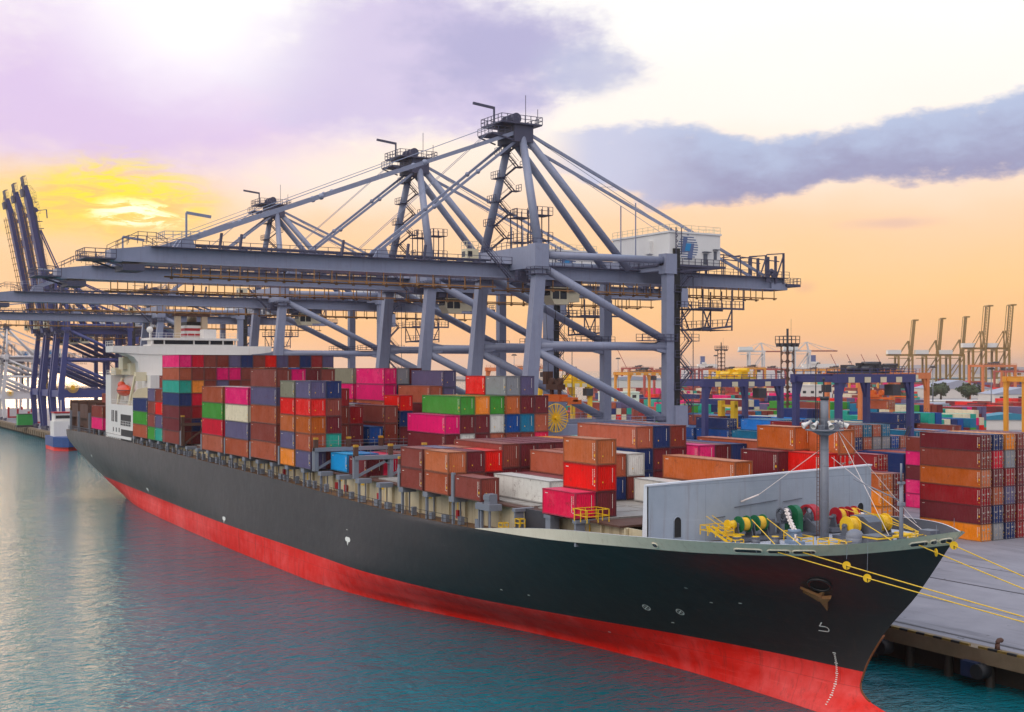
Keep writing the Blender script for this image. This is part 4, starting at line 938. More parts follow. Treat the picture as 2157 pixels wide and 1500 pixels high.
# ------------------------------------------------------------------ quay cranes
YW = 104.5
M['crane'] = mat('crane blue grey', (134, 140, 162), .42, var=.16, rust=.16, streak=.2, scale=.12)
M['craned'] = mat('crane deep blue', (50, 58, 116), .45, var=.1, rust=.05, scale=.12)
M['cranedk'] = mat('crane dark steel', (70, 70, 92), .55, var=.15, rust=.2)
M['tray'] = mat('cable tray brown', (146, 104, 62), .6, var=.2, rust=.3)
M['housew'] = mat('machinery house white', (222, 220, 216), .45, var=.04, streak=.1, rustc=(150, 130, 110))
M['logo grey'] = mat('emblem grey blue', (88, 104, 142), .5, var=.03)
M['logo blue'] = mat('emblem blue', (24, 128, 184), .5, var=.03)
M['reel'] = mat('reel yellow', (236, 184, 16), .5, var=.12, rust=.2)
M['spreader'] = mat('spreader orange', (224, 104, 28), .5, var=.15, rust=.3)
def crane_parts(root, m, raised=False):
    P = lambda mb, name, mm=None, par=None: mb.build(name, mm or m, par or root)
    for x in (-9.2, 9.2):
        b = MB()                                                            # waterside leg, kinked at the sill
        b.beam((x, -1.2, 1.6), (x, -2.3, 17.2), 1.5, 1.7, (0, 1, 0), 1.7, 2.6); b.beam((x, -2.3, 17.2), (x, .1, 43.4), 1.7, 2.3, (0, 1, 0), 1.5, 1.8); b.box(x - 1.1, x + 1.1, -1.3, 1.3, 43.4, 47.4)
        P(b, 'leg')
        b = MB(); b.beam((x, 26, 1.6), (x, 26, 43.6), 1.5, 1.6, (0, 1, 0)); b.box(x - 1., x + 1., 24.8, 27.2, 43.6, 47.)
        P(b, 'leg')
        b = MB(); b.box(x - .8, x + .8, -2.2, 25.4, 15.2, 18.4); b.rail([(x + .8, 0, 18.4), (x + .8, 25, 18.4)], 1.1, 2.4, .05); P(b, 'sill_beam')
        b = MB(); b.tube((x, 1.1, 45.7), (x, 24.9, 45.9), .62, 14); b.tube((x, -.6, 31.2), (x, 25.3, 31.2), .72, 14); b.tube((x, 1.0, 43.6), (x, 25.2, 32.4), .68, 14); b.tube((x, -.6, 30.4), (x, 24.9, 18.8), .72, 14)
        b.beam((x, .2, 31.2), (x, 2.4, 31.2), 1., 2.2, w2=1.2, h2=1.3); b.beam((x, 25.6, 31.2), (x, 23.2, 31.2), 1., 2.4, w2=1.2, h2=1.3)
        P(b, 'brace')
        b = MB(); b.box(x - .9, x + .9, 20, 27.5, 32.1, 32.25); b.rail([(x - .9, 20, 32.2), (x - .9, 25, 32.2)], 1.1, 1.4, .05); b.rail([(x + .9, 20, 32.2), (x + .9, 27.5, 32.2)], 1.1, 1.4, .05); P(b, 'brace_platform', M['cranedk'])
        for y in (-1, 26):
            b = MB(); b.box(x - 4.5, x + 4.5, y - .7, y + .7, .9, 2.)
            for k in range(8): b.tube((x - 3.9 + k * 1.1, y - .3, .4), (x - 3.9 + k * 1.1, y + .3, .4), .4, 10)
            P(b, 'bogie', M['cranedk'])
        b = MB(); b.box(x - 1.25, x + 1.25, -1.5, 1.5, 42.5, 42.65); b.rail([(x - 1.25, -1.5, 42.6), (x + 1.25, -1.5, 42.6), (x + 1.25, 1.5, 42.6)], 1.1, 1.3, .05); P(b, 'leg_platform', M['cranedk'])
    for q in ((-8.1, 8.1, -1.0, 1.0, 43.6, 47.2), (-8.2, 8.2, 25.1, 26.9, 44.2, 46.6), (-8.4, 8.4, -2.9, -1.2, 15.4, 18.2), (-8.4, 8.4, 25.3, 26.7, 15.4, 18.2)): b = MB(); b.box(*q); P(b, 'portal_beam')
    b = MB(); b.rail([(-9, -1, 47.2), (9.2, -1, 47.2), (9.2, 1, 47.2)], 1.1, 1.6, .05); P(b, 'portal_rail', M['cranedk'])
    # fixed girder
    b = MB(); b.box(-1.7, 1.7, -3, 59.5, 42.3, 44.7); b.box(-2.6, -1.7, -3, 59, 42.3, 42.5); b.box(1.7, 2.6, -3, 59, 42.3, 42.5); b.box(-2.2, 2.2, 56, 60, 42.3, 43.6); P(b, 'girder')
    b = MB(); b.box(-2.7, -1.7, -3, 60, 44.5, 44.62); b.box(1.7, 2.7, -3, 60, 44.5, 44.62)
    for x in (-2.7, 2.7): b.rail([(x, -3, 44.6), (x, 60, 44.6)], 1.1, 2., .05)
    P(b, 'walkway', M['cranedk'])
    b = MB(); b.box(2.4, 2.6, -2, 57, 40.5, 40.72); b.box(-2.6, -2.4, -2, 57, 40.5, 40.72)
    for k in range(21):
        for x in (-2.5, 2.5): b.box(x - .06, x + .06, -1.72 + k * 2.9, -1.58 + k * 2.9, 40.72, 42.4); b.box(x - .14, x + .14, -1.8 + k * 2.9, -1.4 + k * 2.9, 40.3, 40.5)
    P(b, 'cable_tray', M['tray'])
    # boom, in its own frame: hinge at (0,-3,43.5)
    b = MB(); yt = -63.4
    b.prism([(0, -1.2), (0, 1.2), (yt + 7, 1.2), (yt + 1.5, .5), (yt + 1.5, -.8), (yt + 2, -1.2)], 'x', -1.7, 1.7)
    for s_ in (-1, 1): b.box(min(1.7 * s_, 2.6 * s_), max(1.7 * s_, 2.6 * s_), yt + 3, 0, -1.2, -1.0)
    boom = P(b, 'boom'); boom.location = (0, -3, 43.5)
    b = MB(); b.box(-2.9, 2.9, yt - 2.2, yt + 2., -1.0, -.8); b.rail([(-2.9, yt + 2, -.8), (-2.9, yt - 2.2, -.8), (2.9, yt - 2.2, -.8), (2.9, yt + 2, -.8)], 1.2, 1.2, .06); b.box(-2.4, 2.4, yt + 3, yt + 6, -2.4, -1.5)
    for s_ in (-1, 1): b.beam((2.2 * s_, yt - .5, -.8), (2.2 * s_, yt + 4, -2.2), .2, .25)
    P(b, 'boom_tip_platform', M['cranedk'], boom)
    b = MB()
    for x in (-2.7, 2.7):
        b.box(min(x, x * .63), max(x, x * .63), yt + 7, 0, 1.0, 1.12); b.rail([(x, yt + 7, 1.1), (x, 0, 1.1)], 1.1, 2., .05); b.rail([(x, yt + 2, .3), (x, yt + 5, 1.9), (x, yt + 7.5, 1.9), (x, yt + 9, 1.1)], 1.1, 1.6, .05)
    b.tube((-.8, yt + 12, 1.7), (-.8, -1, 1.7), .14, 6); b.tube((.9, yt + 12, 1.7), (.9, -1, 1.7), .14, 6)
    for k in range(17): b.box(-1.0, 1.1, yt + 12 + k * 3., yt + 12.25 + k * 3., 1.1, 1.65)
    for y in (yt + 17, yt + 20, yt + 36, yt + 47, yt + 50): b.beam((1.2, y, 1.2), (1.2, y + .3, 3.6), .3, .5)
    P(b, 'boom_walkway', M['cranedk'], boom)
    b = MB()
    for x in (-2.5, 2.5):
        b.box(x - .1, x + .1, yt + 10, -1, -2.85, -2.63)
        for k in range(18): y = yt + 11 + k * 2.85; b.box(x - .06, x + .06, y, y + .14, -2.63, -1.); b.box(x - .14, x + .14, y - .15, y + .25, -3.05, -2.85)
    P(b, 'cable_tray', M['tray'], boom)
    ya, yb = -54.5 + 3, -24 + 3
    for s_ in (-1, 1):
        for y in (ya, yb): b = MB(); b.prism([(y - 1.2, 1.2), (y + 1.6, 1.2), (y + .9, 3.), (y - .3, 2.6)], 'x', 1.2 * s_ - .25, 1.2 * s_ + .25); P(b, 'stay_bracket', m, boom)
    b = MB(); b.rail([(-1.6, ya - 3, 2.4), (1.6, ya - 3, 2.4), (1.6, ya + 2, 2.6)], 1, 1.2, .05); b.beam((0, ya + .6, 2), (0, ya + .6, 6.4), .25, .25); b.beam((0, ya + .6, 6.4), (0, ya + 4.2, 6.0), .3, .4)
    P(b, 'tip_davit', m, boom)
    if raised: boom.rotation_euler = (-math.radians(79), 0, 0)
    # mast, apex, stays
    ax, az = 1.3, 66.4
    b = MB()
    for s_ in (-1, 1): b.tube((8.9 * s_, .2, 47), (1.9 * s_, ax, az), .75, 14, .62)
    P(b, 'mast')
    b = MB()
    for s_ in (-1, 1): b.tube((2.0 * s_, ax + .6, az - .4), (3.4 * s_, 22, 44.6), .66, 14)
    P(b, 'back_leg')
    b = MB(); b.box(-2.8, 2.8, -.6, 3, az - 1.6, az + 1.2); b.box(-3.4, 3.4, -3.4, 4.4, az + 1.2, az + 1.45); b.box(-2.4, 2.4, -4.6, -.6, az - .6, az - .4)
    b.rail([(-3.4, -3.4, az + 1.4), (3.4, -3.4, az + 1.4), (3.4, 4.4, az + 1.4), (-3.4, 4.4, az + 1.4), (-3.4, -3.4, az + 1.4)], 1.2, 1.2, .06); b.rail([(-2.4, -4.6, az - .4), (2.4, -4.6, az - .4), (2.4, -1, az - .4)], 1.1, 1.2, .05)
    for x in (-1.6, 0, 1.6): b.tube((x - .25, .4, az + 2.4), (x + .25, .4, az + 2.4), .9, 14)
    b.beam((-1.5, -2, az + 1.4), (-1.5, -2, az + 4.4), .25, .25); b.beam((-1.5, -1.9, az + 4.4), (-1.5, -6, az + 4.8), .3, .4); b.beam((1.2, 2.5, az + 1.4), (1.2, 2.5, az + 6.5), .08, .08); b.beam((2.9, 3.8, az + 1.4), (2.9, 3.8, az + 4), .08, .08)
    b.beam((-2.8, -1, az - 1.4), (-2.4, -4.4, az - .6), .2, .2); b.beam((2.8, -1, az - 1.4), (2.4, -4.4, az - .6), .2, .2)
    P(b, 'apex_head', M['cranedk'])
    b = MB()
    if not raised:
        for s_ in (-1, 1):
            b.beam((2.3 * s_, -.4, az - .2), (1.3 * s_, ya - 3, 45.6), .34, .62); b.beam((2.0 * s_, .4, az - 1.2), (1.3 * s_, yb - 3, 45.9), .28, .42)
            for k in (.3, .62): 
                p = Vector((2.3 * s_, -.4, az - .2)).lerp(Vector((1.3 * s_, ya - 3, 45.6)), k); b.ball(p, .5, 8, 6)
                p = Vector((2.0 * s_, .4, az - 1.2)).lerp(Vector((1.3 * s_, yb - 3, 45.9)), k); b.ball(p, .42, 8, 6)
            b.tube((.8 * s_, -2.4, az + 1.4), (.8 * s_, ya - 3, 46), .05, 5, caps=False); b.tube((.5 * s_, -3, az + .8), (.5 * s_, yb - 6, 46), .045, 5, caps=False)
    else:
        for s_ in (-1, 1): b.beam((2.3 * s_, -.4, az), (1.6 * s_, -9, 86), .3, .5); b.beam((1.6 * s_, -9, 86), (1.4 * s_, -7, 70), .3, .4)
    P(b, 'forestay')
    b = MB()
    for s_ in (-1, 1):
        b.beam((2.3 * s_, 2.2, az), (1.8 * s_, 54.5, 44.9), .3, .5); b.tube((1.6 * s_, 2.6, az), (1.6 * s_, 33, 52), .05, 5, caps=False)
    b.tube((2.3, 19.5, 58.8), (-2.3, 18.5, 59.3), .04, 5); b.beam((2.2, 24.4, 56.4), (2.2, 24.4, 46), .16, .16); b.beam((-2.2, 24.4, 56.4), (-2.2, 24.4, 46), .16, .16)
    P(b, 'backstay')
    # stairs up the mast and beside the landside leg
    b = MB()
    for k in range(5):
        f0, f1 = k / 5, (k + 1) / 5; za, zb = 48 + 19.5 * f0, 48 + 19.5 * f1
        xm = lambda z: -8.9 + 7 * (z - 47) / 21
        zm = (za + zb) / 2; d = 1.0
        b.stairs((xm(za) + .9, d, za), (xm(za) + 1.1, d + 2.4, zm), .7); b.stairs((xm(zm) + 1.0, d + 2.4, zm), (xm(zb) + .8, d, zb), .7)
        b.box(xm(zm) + .3, xm(zm) + 2.0, d + 2.0, d + 3.4, zm - .1, zm); b.rail([(xm(zm) + .3, d + 3.4, zm), (xm(zm) + 2.0, d + 3.4, zm)], 1.1, .8, .05)
        b.box(xm(zb) - 1.0, xm(zb) + 1.9, d - 1.2, d + .3, zb - .1, zb); b.rail([(xm(zb) - 1, d - 1.2, zb), (xm(zb) + 1.9, d - 1.2, zb)], 1.1, .8, .05)
    P(b, 'mast_stair', M['cranedk'])
    b = MB(); X = 9.2
    nfl = 9; dz = 25. / nfl
    for k in range(nfl):
        za = 18.4 + k * dz; ya_, yb_ = (28.0, 30.8) if k % 2 == 0 else (30.8, 28.0)
        b.stairs((X + .2, ya_, za), (X + .2, yb_, za + dz), .8); yy = yb_
        b.box(X - .6, X + 1.0, yy - (.2 if yy > 29 else 1.3), yy + (1.3 if yy > 29 else .2), za + dz - .12, za + dz)
        b.rail([(X + 1.0, 27.2, za + dz), (X + 1.0, 32, za + dz)] if k % 2 == 0 else [(X + 1.0, 26.8, za + dz), (X + 1.0, 28.2, za + dz)], 1.1, 1.6, .05)
    for y in (27.9, 32): b.beam((X - .6, y, 18.4), (X - .6, y, 43.5), .1, .1)
    P(b, 'leg_stair', M['cranedk'])
    b = MB(); b.box(8.4, 9.9, 26.9, 28.1, 17, 48); b.box(8.6, 10.1, 27.9, 29.4, 38.5, 41.5); b.box(8.3, 9.8, 26.9, 27.0, 10, 17); P(b, 'lift_shaft', M['black'])
    b = MB(); b.box(8.5, 10.2, 28.2, 29.6, 38, 41.2); P(b, 'lift_cabin'); b = MB(); b.box(8.6, 10.4, 26.8, 29.4, 17.6, 21.2); P(b, 'electric_cabinet')
    for x in (8.8, 10.): pass
    b = MB()
    for k in range(4): b.beam((8.6, 27.6, 47.5 + k * .9), (9.9, 27.6 , 48.4 + k * .9), .08, .08); b.beam((9.9, 27.6, 47.5 + k * .9), (8.6, 27.6, 48.4 + k * .9), .08, .08)
    for x in (8.6, 9.9):
        for y in (27.2, 28.4): b.beam((x, y, 47), (x, y, 51.6), .12, .12)
    P(b, 'lift_tower', M['cranedk'])
    # frames beside the mast foot
    b = MB()
    for x0, y0 in ((-5.2, 3.4), (-.6, 4.6)):
        for dx in (0, 2.2):
            for dy in (0, 2.2): b.beam((x0 + dx, y0 + dy, 44.7), (x0 + dx, y0 + dy, 54.5), .14, .14)
        for z in (49, 53.2): b.box(x0 - .4, x0 + 2.7, y0 - .4, y0 + 2.7, z - .1, z); b.rail([(x0 - .4, y0 - .4, z), (x0 + 2.7, y0 - .4, z), (x0 + 2.7, y0 + 2.7, z)], 1.3, .9, .05)
    P(b, 'rope_frame', M['cranedk'])
    # machinery house
    b = MB(); b.box(-7.2, 9.4, 26.2, 37.4, 45.4, 50.7); b.box(-7.4, 9.6, 26.0, 37.6, 50.7, 51.0); b.box(3.2, 4.8, 25.5, 26.2, 47.4, 49.6)
    h = P(b, 'machinery_house', M['housew'])
    b = MB(); b.rail([(-7.2, 26.2, 51.0), (9.4, 26.2, 51.0), (9.4, 37.4, 51.0), (-7.2, 37.4, 51.0)], 1.1, 1.5, .045); P(b, 'house_rail', M['cream'], h)
    b = MB(); b.box(9.36, 9.44, 33.6, 34.5, 45.5, 47.4); b.box(9.36, 9.44, 35.9, 36.6, 46.5, 47.9); b.box(9.4, 10.1, 33.3, 34.9, 47.6, 47.75); b.box(9.4, 10.1, 35.7, 36.9, 48.1, 48.25); P(b, 'house_door', M['wgrey'], h)
    b = MB(); R_ = 2.2; cy, cz = 30.2, 48.3
    for k in range(11):
        z = cz - R_ + .2 + k * .42; w = math.sqrt(max(.05, R_ * R_ - (z - cz) ** 2))
        b.add([(9.43, cy - w, z - .09), (9.43, cy + w, z - .09), (9.43, cy + w, z + .09), (9.43, cy - w, z + .09)], [(0, 1, 2, 3)])
    P(b, 'emblem_line', M['logo grey'], h)
    b = MB()
    for q in ([(-1.45, -.9), (-.55, -.9), (-.1, 1.75), (-.6, 1.75), (-1.0, 1.75)], [(-.15, -1.85), (.85, -1.85), (1.35, .75), (.35, .75)]):
        b.add([(9.46, cy + y, cz + z) for y, z in q], [list(range(len(q)))])
    P(b, 'emblem', M['logo grey'], h)
    b = MB(); b.add([(9.48, cy + y, cz + z) for y, z in [(-.75, -.6), (.35, -.6), (.7, .75), (-.4, .75)]], [(0, 1, 2, 3)]); P(b, 'emblem_centre', M['logo blue'], h)
    b = MB(); b.box(-3.2, 9.6, 24.8, 38.5, 45.0, 45.35); b.box(-3, 3, 26, 37.4, 44.62, 45.0); b.beam((9.2, 27, 44), (9.4, 37, 45), .3, .3)
    b.rail([(9.6, 24.8, 45.3), (9.6, 38.5, 45.3)], 1.1, 1.4, .05); b.rail([(-3, 24.8, 45.3), (9.6, 24.8, 45.3)], 1.1, 1.4, .05); P(b, 'house_deck', M['cranedk'])
    # backreach ends
    b = MB()
    for y in (40, 44, 48, 52): 
        for x in (-2.6, 2.6): b.beam((x, y, 44.6), (x, y, 48.4 - (y - 40) * .05), .16, .16)
        b.beam((-2.6, y, 48.3), (2.6, y, 48.3), .16, .16)
    for x in (-2.6, 2.6): b.beam((x, 40, 48.4), (x, 57.5, 47.6), .18, .18)
    for x in (-2.4, 2.4):
        b.beam((x, 56.8, 43.5), (x, 56.8, 48.6), .35, .4); b.beam((x, 58.8, 43.5), (x, 58.8, 49.2), .3, .35); b.beam((x, 56.8, 44), (x, 58.8, 48.8), .2, .2); b.beam((x, 54.6, 48.8), (x, 59, 49.2), .2, .2); b.beam((x, 54.8, 43.6), (x, 54.8, 48.4), .8, .25)
    b.box(-2.6, 2.6, 59.5, 63, 43.0, 43.5); b.rail([(-2.6, 59.5, 43.5), (-2.6, 63, 43.5), (2.6, 63, 43.5), (2.6, 59.5, 43.5)], 1.1, 1, .05)
    for k in range(5): b.ball((.3 * k - .6, 57.6 + .2 * k, 45.2 + (k % 3) * .4), .5, 8, 6)
    P(b, 'backreach_frame', M['cranedk'])
    b = MB()
    for x in (-3, 3):
        for y in (38.8, 45.6): b.beam((x, y, 34.4), (x, y, 41.8), .2, .2)
        b.beam((x, 38.8, 34.5), (x, 45.6, 35.2), .3, .35); b.beam((x, 37.8, 38.4), (x, 48.5, 38.4), .25, .35); b.beam((x, 38.8, 38.3), (x, 40.5, 34.6), .18, .18); b.beam((x, 45.6, 38.3), (x, 44, 35), .18, .18)
        b.rail([(x, 38.8, 34.9), (x, 45.6, 35.3)], 1.2, 1.1, .06); b.rail([(x, 37.8, 38.6), (x, 48.5, 38.6)], 1.2, 1.1, .06); b.beam((x, 48.3, 38.4), (x, 48.3, 42), .15, .15)
    for z in (34.5, 38.4):
        for k in range(8): b.beam((-3, 38.8 + k * .97, z), (3, 38.8 + k * .97, z), .12, .1)
    P(b, 'service_basket', M['cranedk'])
    # trolley with cab, reel, small cabin
    b = MB(); b.box(-2.2, 2.2, 5.4, 13, 41.3, 42.25); b.box(-1.9, 1.9, 6.5, 12, 40.5, 41.3); b.box(-1.2, 1.2, 9.6, 12.4, 38.9, 40.6); P(b, 'trolley', M['cranedk'])
    b = MB(); b.prism([(7.0, 39.6), (7.8, 38.3), (10.6, 38.3), (10.6, 41.0), (7.0, 41.0)], 'x', -.9, 1.9); b.box(-1, 2.0, 6.9, 13.2, 41.0, 41.2); b.box(-.6, 1.6, 10.6, 13, 38.8, 40.8); c_ = P(b, 'cab', M['cream'])
    for q in ((1.88, 1.93, 7.4, 8.7, 39.2, 40.8), (1.88, 1.93, 8.9, 10.2, 39.2, 40.8), (-.7, 1.7, 6.96, 7.02, 39.8, 40.8)): b = MB(); b.box(*q); P(b, 'cab_window', M['glass'], c_)
    b = MB(); b.ring((10.9, 2.2, 19.6), (1, 0, 0), 2.25, .07, 36, 6); b.tube((10.1, 2.2, 19.6), (11.4, 2.2, 19.6), .28, 12)
    for k in range(26): an = k * .24166; b.beam((10.9, 2.2 + .3 * math.cos(an), 19.6 + .3 * math.sin(an)), (11.0 + .25 * (k % 2), 2.2 + 2.25 * math.cos(an), 19.6 + 2.25 * math.sin(an)), .15, .06, (1, 0, 0))
    P(b, 'cable_reel', M['reel'])
    b = MB(); b.box(-3.3, -1.4, -7.2, -5.0, 44.9, 47.2); b.rail([(-3.3, -7.2, 47.2), (-1.4, -7.2, 47.2), (-1.4, -5, 47.2)], 1.2, .9, .05); c_ = P(b, 'boom_cabin', M['cream'])
    for q in ((-1.42, -1.37, -7.0, -6.2, 45.9, 46.8), (-3.1, -2.0, -7.23, -7.18, 45.9, 46.8)): b = MB(); b.box(*q); P(b, 'cabin_window', M['glass'], c_)
    b = MB(); b.stairs((3.2, -6.5, 47), (3.2, -1.8, 42.3), .8); b.box(3, 5.6, -2.2, 2.2, 41.6, 41.8); b.rail([(5.6, -2.2, 41.8), (5.6, 2.2, 41.8)], 1.1, 1, .05); b.box(4.2, 5.2, -1.4, .6, 41.8, 43.4); P(b, 'hinge_platform', M['cranedk'])
cr = thing('quay_crane', (-176.3, YW, QUAY), 'blue grey quay crane nearest the bow, white machine house with striped emblem, tallest in view', 'quay crane', 'blue grey quay cranes over the ship')
crane_parts(cr, M['crane'])
for X, lb in ((-214.2, 'second blue grey quay crane from the bow, boom low across the ship middle'), (-292.5, 'third blue grey quay crane from the bow, behind the white ship bridge'), (-402., 'farthest blue grey quay crane with lowered boom, beyond the ship stern')):
    c = copy_tree(cr); c.location = (X, YW, QUAY); c['label'] = lb
    if X < -400:                                       # the last one is a low profile machine
        for ch in kids(c):
            if ch.name.split('.')[0] in ('mast', 'apex_head', 'back_leg', 'forestay', 'backstay', 'mast_stair'): ch.scale.z = .34; ch.location.z += 45.5 * .66
rc = thing('quay_crane', (-549., YW, QUAY), 'dark blue quay crane with raised boom, nearest of the three together', 'quay crane', 'dark blue quay cranes with raised booms')
crane_parts(rc, M['craned'], True)
for X, lb in ((-572., 'dark blue quay crane with raised boom, middle of the three together'), (-596., 'dark blue quay crane with raised boom, farthest of the three together')):
    c = copy_tree(rc); c.location = (X, YW, QUAY); c['label'] = lb
# container spreader hanging from the first crane's trolley
spd = thing('crane_spreader', (-176.3, YW + 9.2, QUAY + 21.6), 'orange container spreader hanging on ropes under the nearest blue grey crane', 'spreader')
b = MB(); b.box(-6.1, 6.1, -.5, .5, .4, 1.1); b.box(-6.1, -5.5, -1.2, 1.2, 0, .7); b.box(5.5, 6.1, -1.2, 1.2, 0, .7); b.box(-2.4, 2.4, -.9, .9, .3, 1.5); b.build('beam', M['spreader'], spd)
b = MB(); b.box(-1.8, 1.8, -.8, .8, 2.3, 3.2)
for x in (-1.2, 1.2): b.tube((x, -.4, 3.6), (x, .4, 3.6), .7, 12); b.beam((x, 0, 1.5), (x, 0, 2.4), .5, .5)
b.box(-3, -1.9, -.7, .7, 3.2, 5.4); b.build('headblock', M['rustst'], spd)
b = MB()
for x in (-1.3, 1.3):
    for y in (-.5, .5): b.tube((x, y, 3.8), (x * 1.2, y * 2.2, 19), .035, 5, caps=False)
b.build('hoist_rope', M['black'], spd)
# ------------------------------------------------------------------ quay furniture
M['fend'] = mat('rubber fender', (26, 28, 34), .7, var=.2); M['fendb'] = mat('fender panel blue', (20, 40, 76), .5, var=.2, rust=.2)
M['stripeb'] = mat('kerb black', (34, 32, 34), .7, var=.2)
kb = thing('quay_kerb', (-95, YQ + .2, QUAY + .06), 'low kerb along the quay edge striped yellow and black', 'kerb')
b = MB()
for i in range(60):
    x = -60 + i * 1.1
    if i % 17 == 16: continue
    b.cur = i % 2; b.box(x + 40, x + 41.1, -.15, .15, 0, .22)
b.build('kerb_block', [mat('worn kerb yellow', (132, 108, 50), .8, var=.3, rust=.5), M['stripeb']], kb); kb.location.x = -98 - 0
def bollard(x, lab):
    r = thing('quay_bollard', (x, YQ + .75, QUAY + .06), lab, 'bollard', 'mooring bollards on the quay')
    b = MB(); b.tube((0, 0, 0), (0, 0, .7), .26, 14, .22); b.path([(0, 0, .6), (0, .05, .82), (0, .2, .98), (0, .5, 1.0), (0, .62, .92)], .23, 12); b.tube((0, 0, 0), (0, 0, .08), .45, 14); b.build('bollard_post', M['rustst'], r)
bollard(-78.9, 'brown hooked bollard on the quay edge right of the bow'); bollard(-24.5, 'brown bollard out along the quay holding the yellow bow lines'); bollard(-40.5, 'brown bollard out along the quay holding the forward bow lines')
for i, x in enumerate((-93.0, -80.8)):
    r = thing('quay_fender', (x, YQ + .4, -29.5), ('blue faced fender on the quay wall close to the ship stem', 'blue faced fender on the quay wall below the hooked bollard')[i], 'fender', 'fenders on the quay wall')
    b = MB(); b.tube((.9, -.1, 0), (.9, -1.5, 0), .75, 16); b.build('rubber_drum', M['fend'], r)
    b = MB(); b.box(-1.2, .6, -1.2, -.05, -.75, .75); b.build('panel', M['fendb'], r)
b = MB(); b.box(0, 2.2, -.5, 0, 0, 2.2); f0 = b.build('quay_fender', M['conc'])
for i in range(64):
    o = f0 if i == 0 else f0.copy()
    if i: COL.objects.link(o)
    o.location = (-860 + i * 5.5, YQ, -30.3); tag(o, 'worn brown block fender on the far quay wall left of the ship stern', 'fender', 'block fenders on the far quay wall')
# ------------------------------------------------------------------ mooring lines with rat guards
def line(p, q, sag, lab, guards=()):
    p = Vector(p); q = Vector(q); pts = []
    for i in range(25):
        f = i / 24; c = p.lerp(q, f); c.z -= sag * 4 * f * (1 - f); pts.append(c)
    r = thing('mooring_line', p, lab, 'mooring line', 'yellow mooring lines of the bow')
    b = MB(); b.path([c - p for c in pts], .05, 6); b.build('rope', M['rope'], r)
    out = []
    for f, lb in guards:
        c = p.lerp(q, f); c.z -= sag * 4 * f * (1 - f); d = Vector((.86, -.5, .1)) if 'edge on' not in lb else Vector((.51, .86, 0))
        g = thing('rat_guard', c, lb, 'rat guard', 'yellow rat guards on the mooring lines')
        b = MB(); b.tube(d * -.03, d * .03, .34, 20); b.build('disc', M['yel'], g)
        b = MB(); b.beam(d * .05 + Vector((0, 0, -.3)), d * .05, .07, .02, d); b.build('slot', M['black'], g)
        b = MB(); b.tube((0, 0, .5), (-.25, .35, 3.2 if f > .1 else 2.2), .02, 4); b.build('lanyard', M['steel'], g)
line((-78.4, YC - 10.4, -15.6), (-24.5, YQ + .75, QUAY + .7), .35, 'lowest yellow mooring line from the bow, with the lower rat guard', [(0.1230, 'round yellow rat guard on the lowest line, lower of two before the black bow')])
line((-76.8, YC - 9.1, -15.5), (-24.3, YQ + .8, QUAY + .7), .35, 'second lowest yellow mooring line from the bow, with the upper rat guard', [(0.0625, 'round yellow rat guard on the second line, upper of two before the black bow')])
line((-70.4, YC - 2.3, -14.6), (-40.5, YQ + .75, QUAY + .7), .5, 'yellow mooring line from the paired chock near the bow tip', [(0.0370, 'yellow rat guard seen edge on under the bow tip')])
line((-69.1, YC - .55, -14.3), (-40.3, YQ + .8, QUAY + .7), .5, 'yellow mooring line from the last chock at the bow tip', [(0.0175, 'round yellow rat guard off the bow tip against the grey quay')])
b = MB()
for p, q in (((-88.6, 79.2, -14.3), (-79.4, 74.1, -15.55)), ((-88.6, 81.1, -14.3), (-77.2, 75.2, -15.4)), ((-89.3, 92.0, -14.1), (-76.5, 87.4, -14.5)), ((-89.3, 93.7, -14.1), (-77.0, 87.9, -14.5)), ((-81.4, 85.6, -13.9), (-74.2, 82.6, -15.0)), ((-81.4, 89.7, -13.9), (-72.2, 85.6, -14.9))): b.tube(p, q, .045, 6, caps=False)
tag(sp(b, 'deck_rope', M['rope']))
# ------------------------------------------------------------------ yard containers
rng = random.Random(21)
def ystack(xf, L, y, cols, where, hs=2.591, doors=True, row='first'):
    z = QUAY + .01; hs = hs if isinstance(hs, (list, tuple)) else [hs] * len(cols); n = len(cols)
    for i, (c, h) in enumerate(zip(cols, hs)):
        tier = 'on top' if i == n - 1 else ('at the bottom' if i == 0 else ORD[i] + ' up')
        container(xf, y, z, L, h, c, '%s container %s, %s row, %s' % (CC[c][1], tier, row, where), 'containers stacked in the yard', doors, 2)
        z += h + .012
wA = 'tall door stack behind the bow tip'; hA = [2.7, HC, HC, HC, HC, 2.591]
for i, cs in enumerate((['orange', 'maroon', 'dred', 'tan', 'brown', 'maroon'], ['grey', 'navy', 'rust', 'maroon', 'crim', 'navy'], ['navy', 'maroon', 'purp', 'dred', 'grey', 'orange'], ['dred', 'dred', 'maroon', 'maroon', 'maroon', 'brown'], ['navy', 'brown', 'navy', 'orange', 'rust', 'maroon'])):
    ystack(-129.9, L4, 163.9 + i * 2.95, cs, wA, hA, True, ORD[i])
ystack(-139.6, L2, 152.3, ['brown', 'orange', 'orange', 'tan'], 'low stack beside the breakwater end', 2.62); ystack(-139.6, L2, 154.9, ['maroon', 'brown', 'maroon', 'maroon'], 'low stack beside the breakwater end', 2.62, True, 'second')
ystack(-146, L4, 158.2, ['navy', 'crim', 'crim', 'crim', 'dred'], 'red stack behind the breakwater end', 2.6)
ystack(-158.5, L4, 192.8, ['mag', 'mag', 'maroon', 'mag', 'brown'], 'magenta stack left of the tall door stack', 2.78)
blocks = []   # (Y0, rows, [bay fronts], tier range, palette)
pal1 = ['navy', 'navy', 'blue', 'navy', 'maroon', 'brown', 'tealb', 'navy', 'lblue', 'rust', 'grey', 'dred']
pal2 = ['navy', 'blue', 'navy', 'cream', 'green', 'tealb', 'maroon', 'brown', 'lblue', 'teal', 'cream']
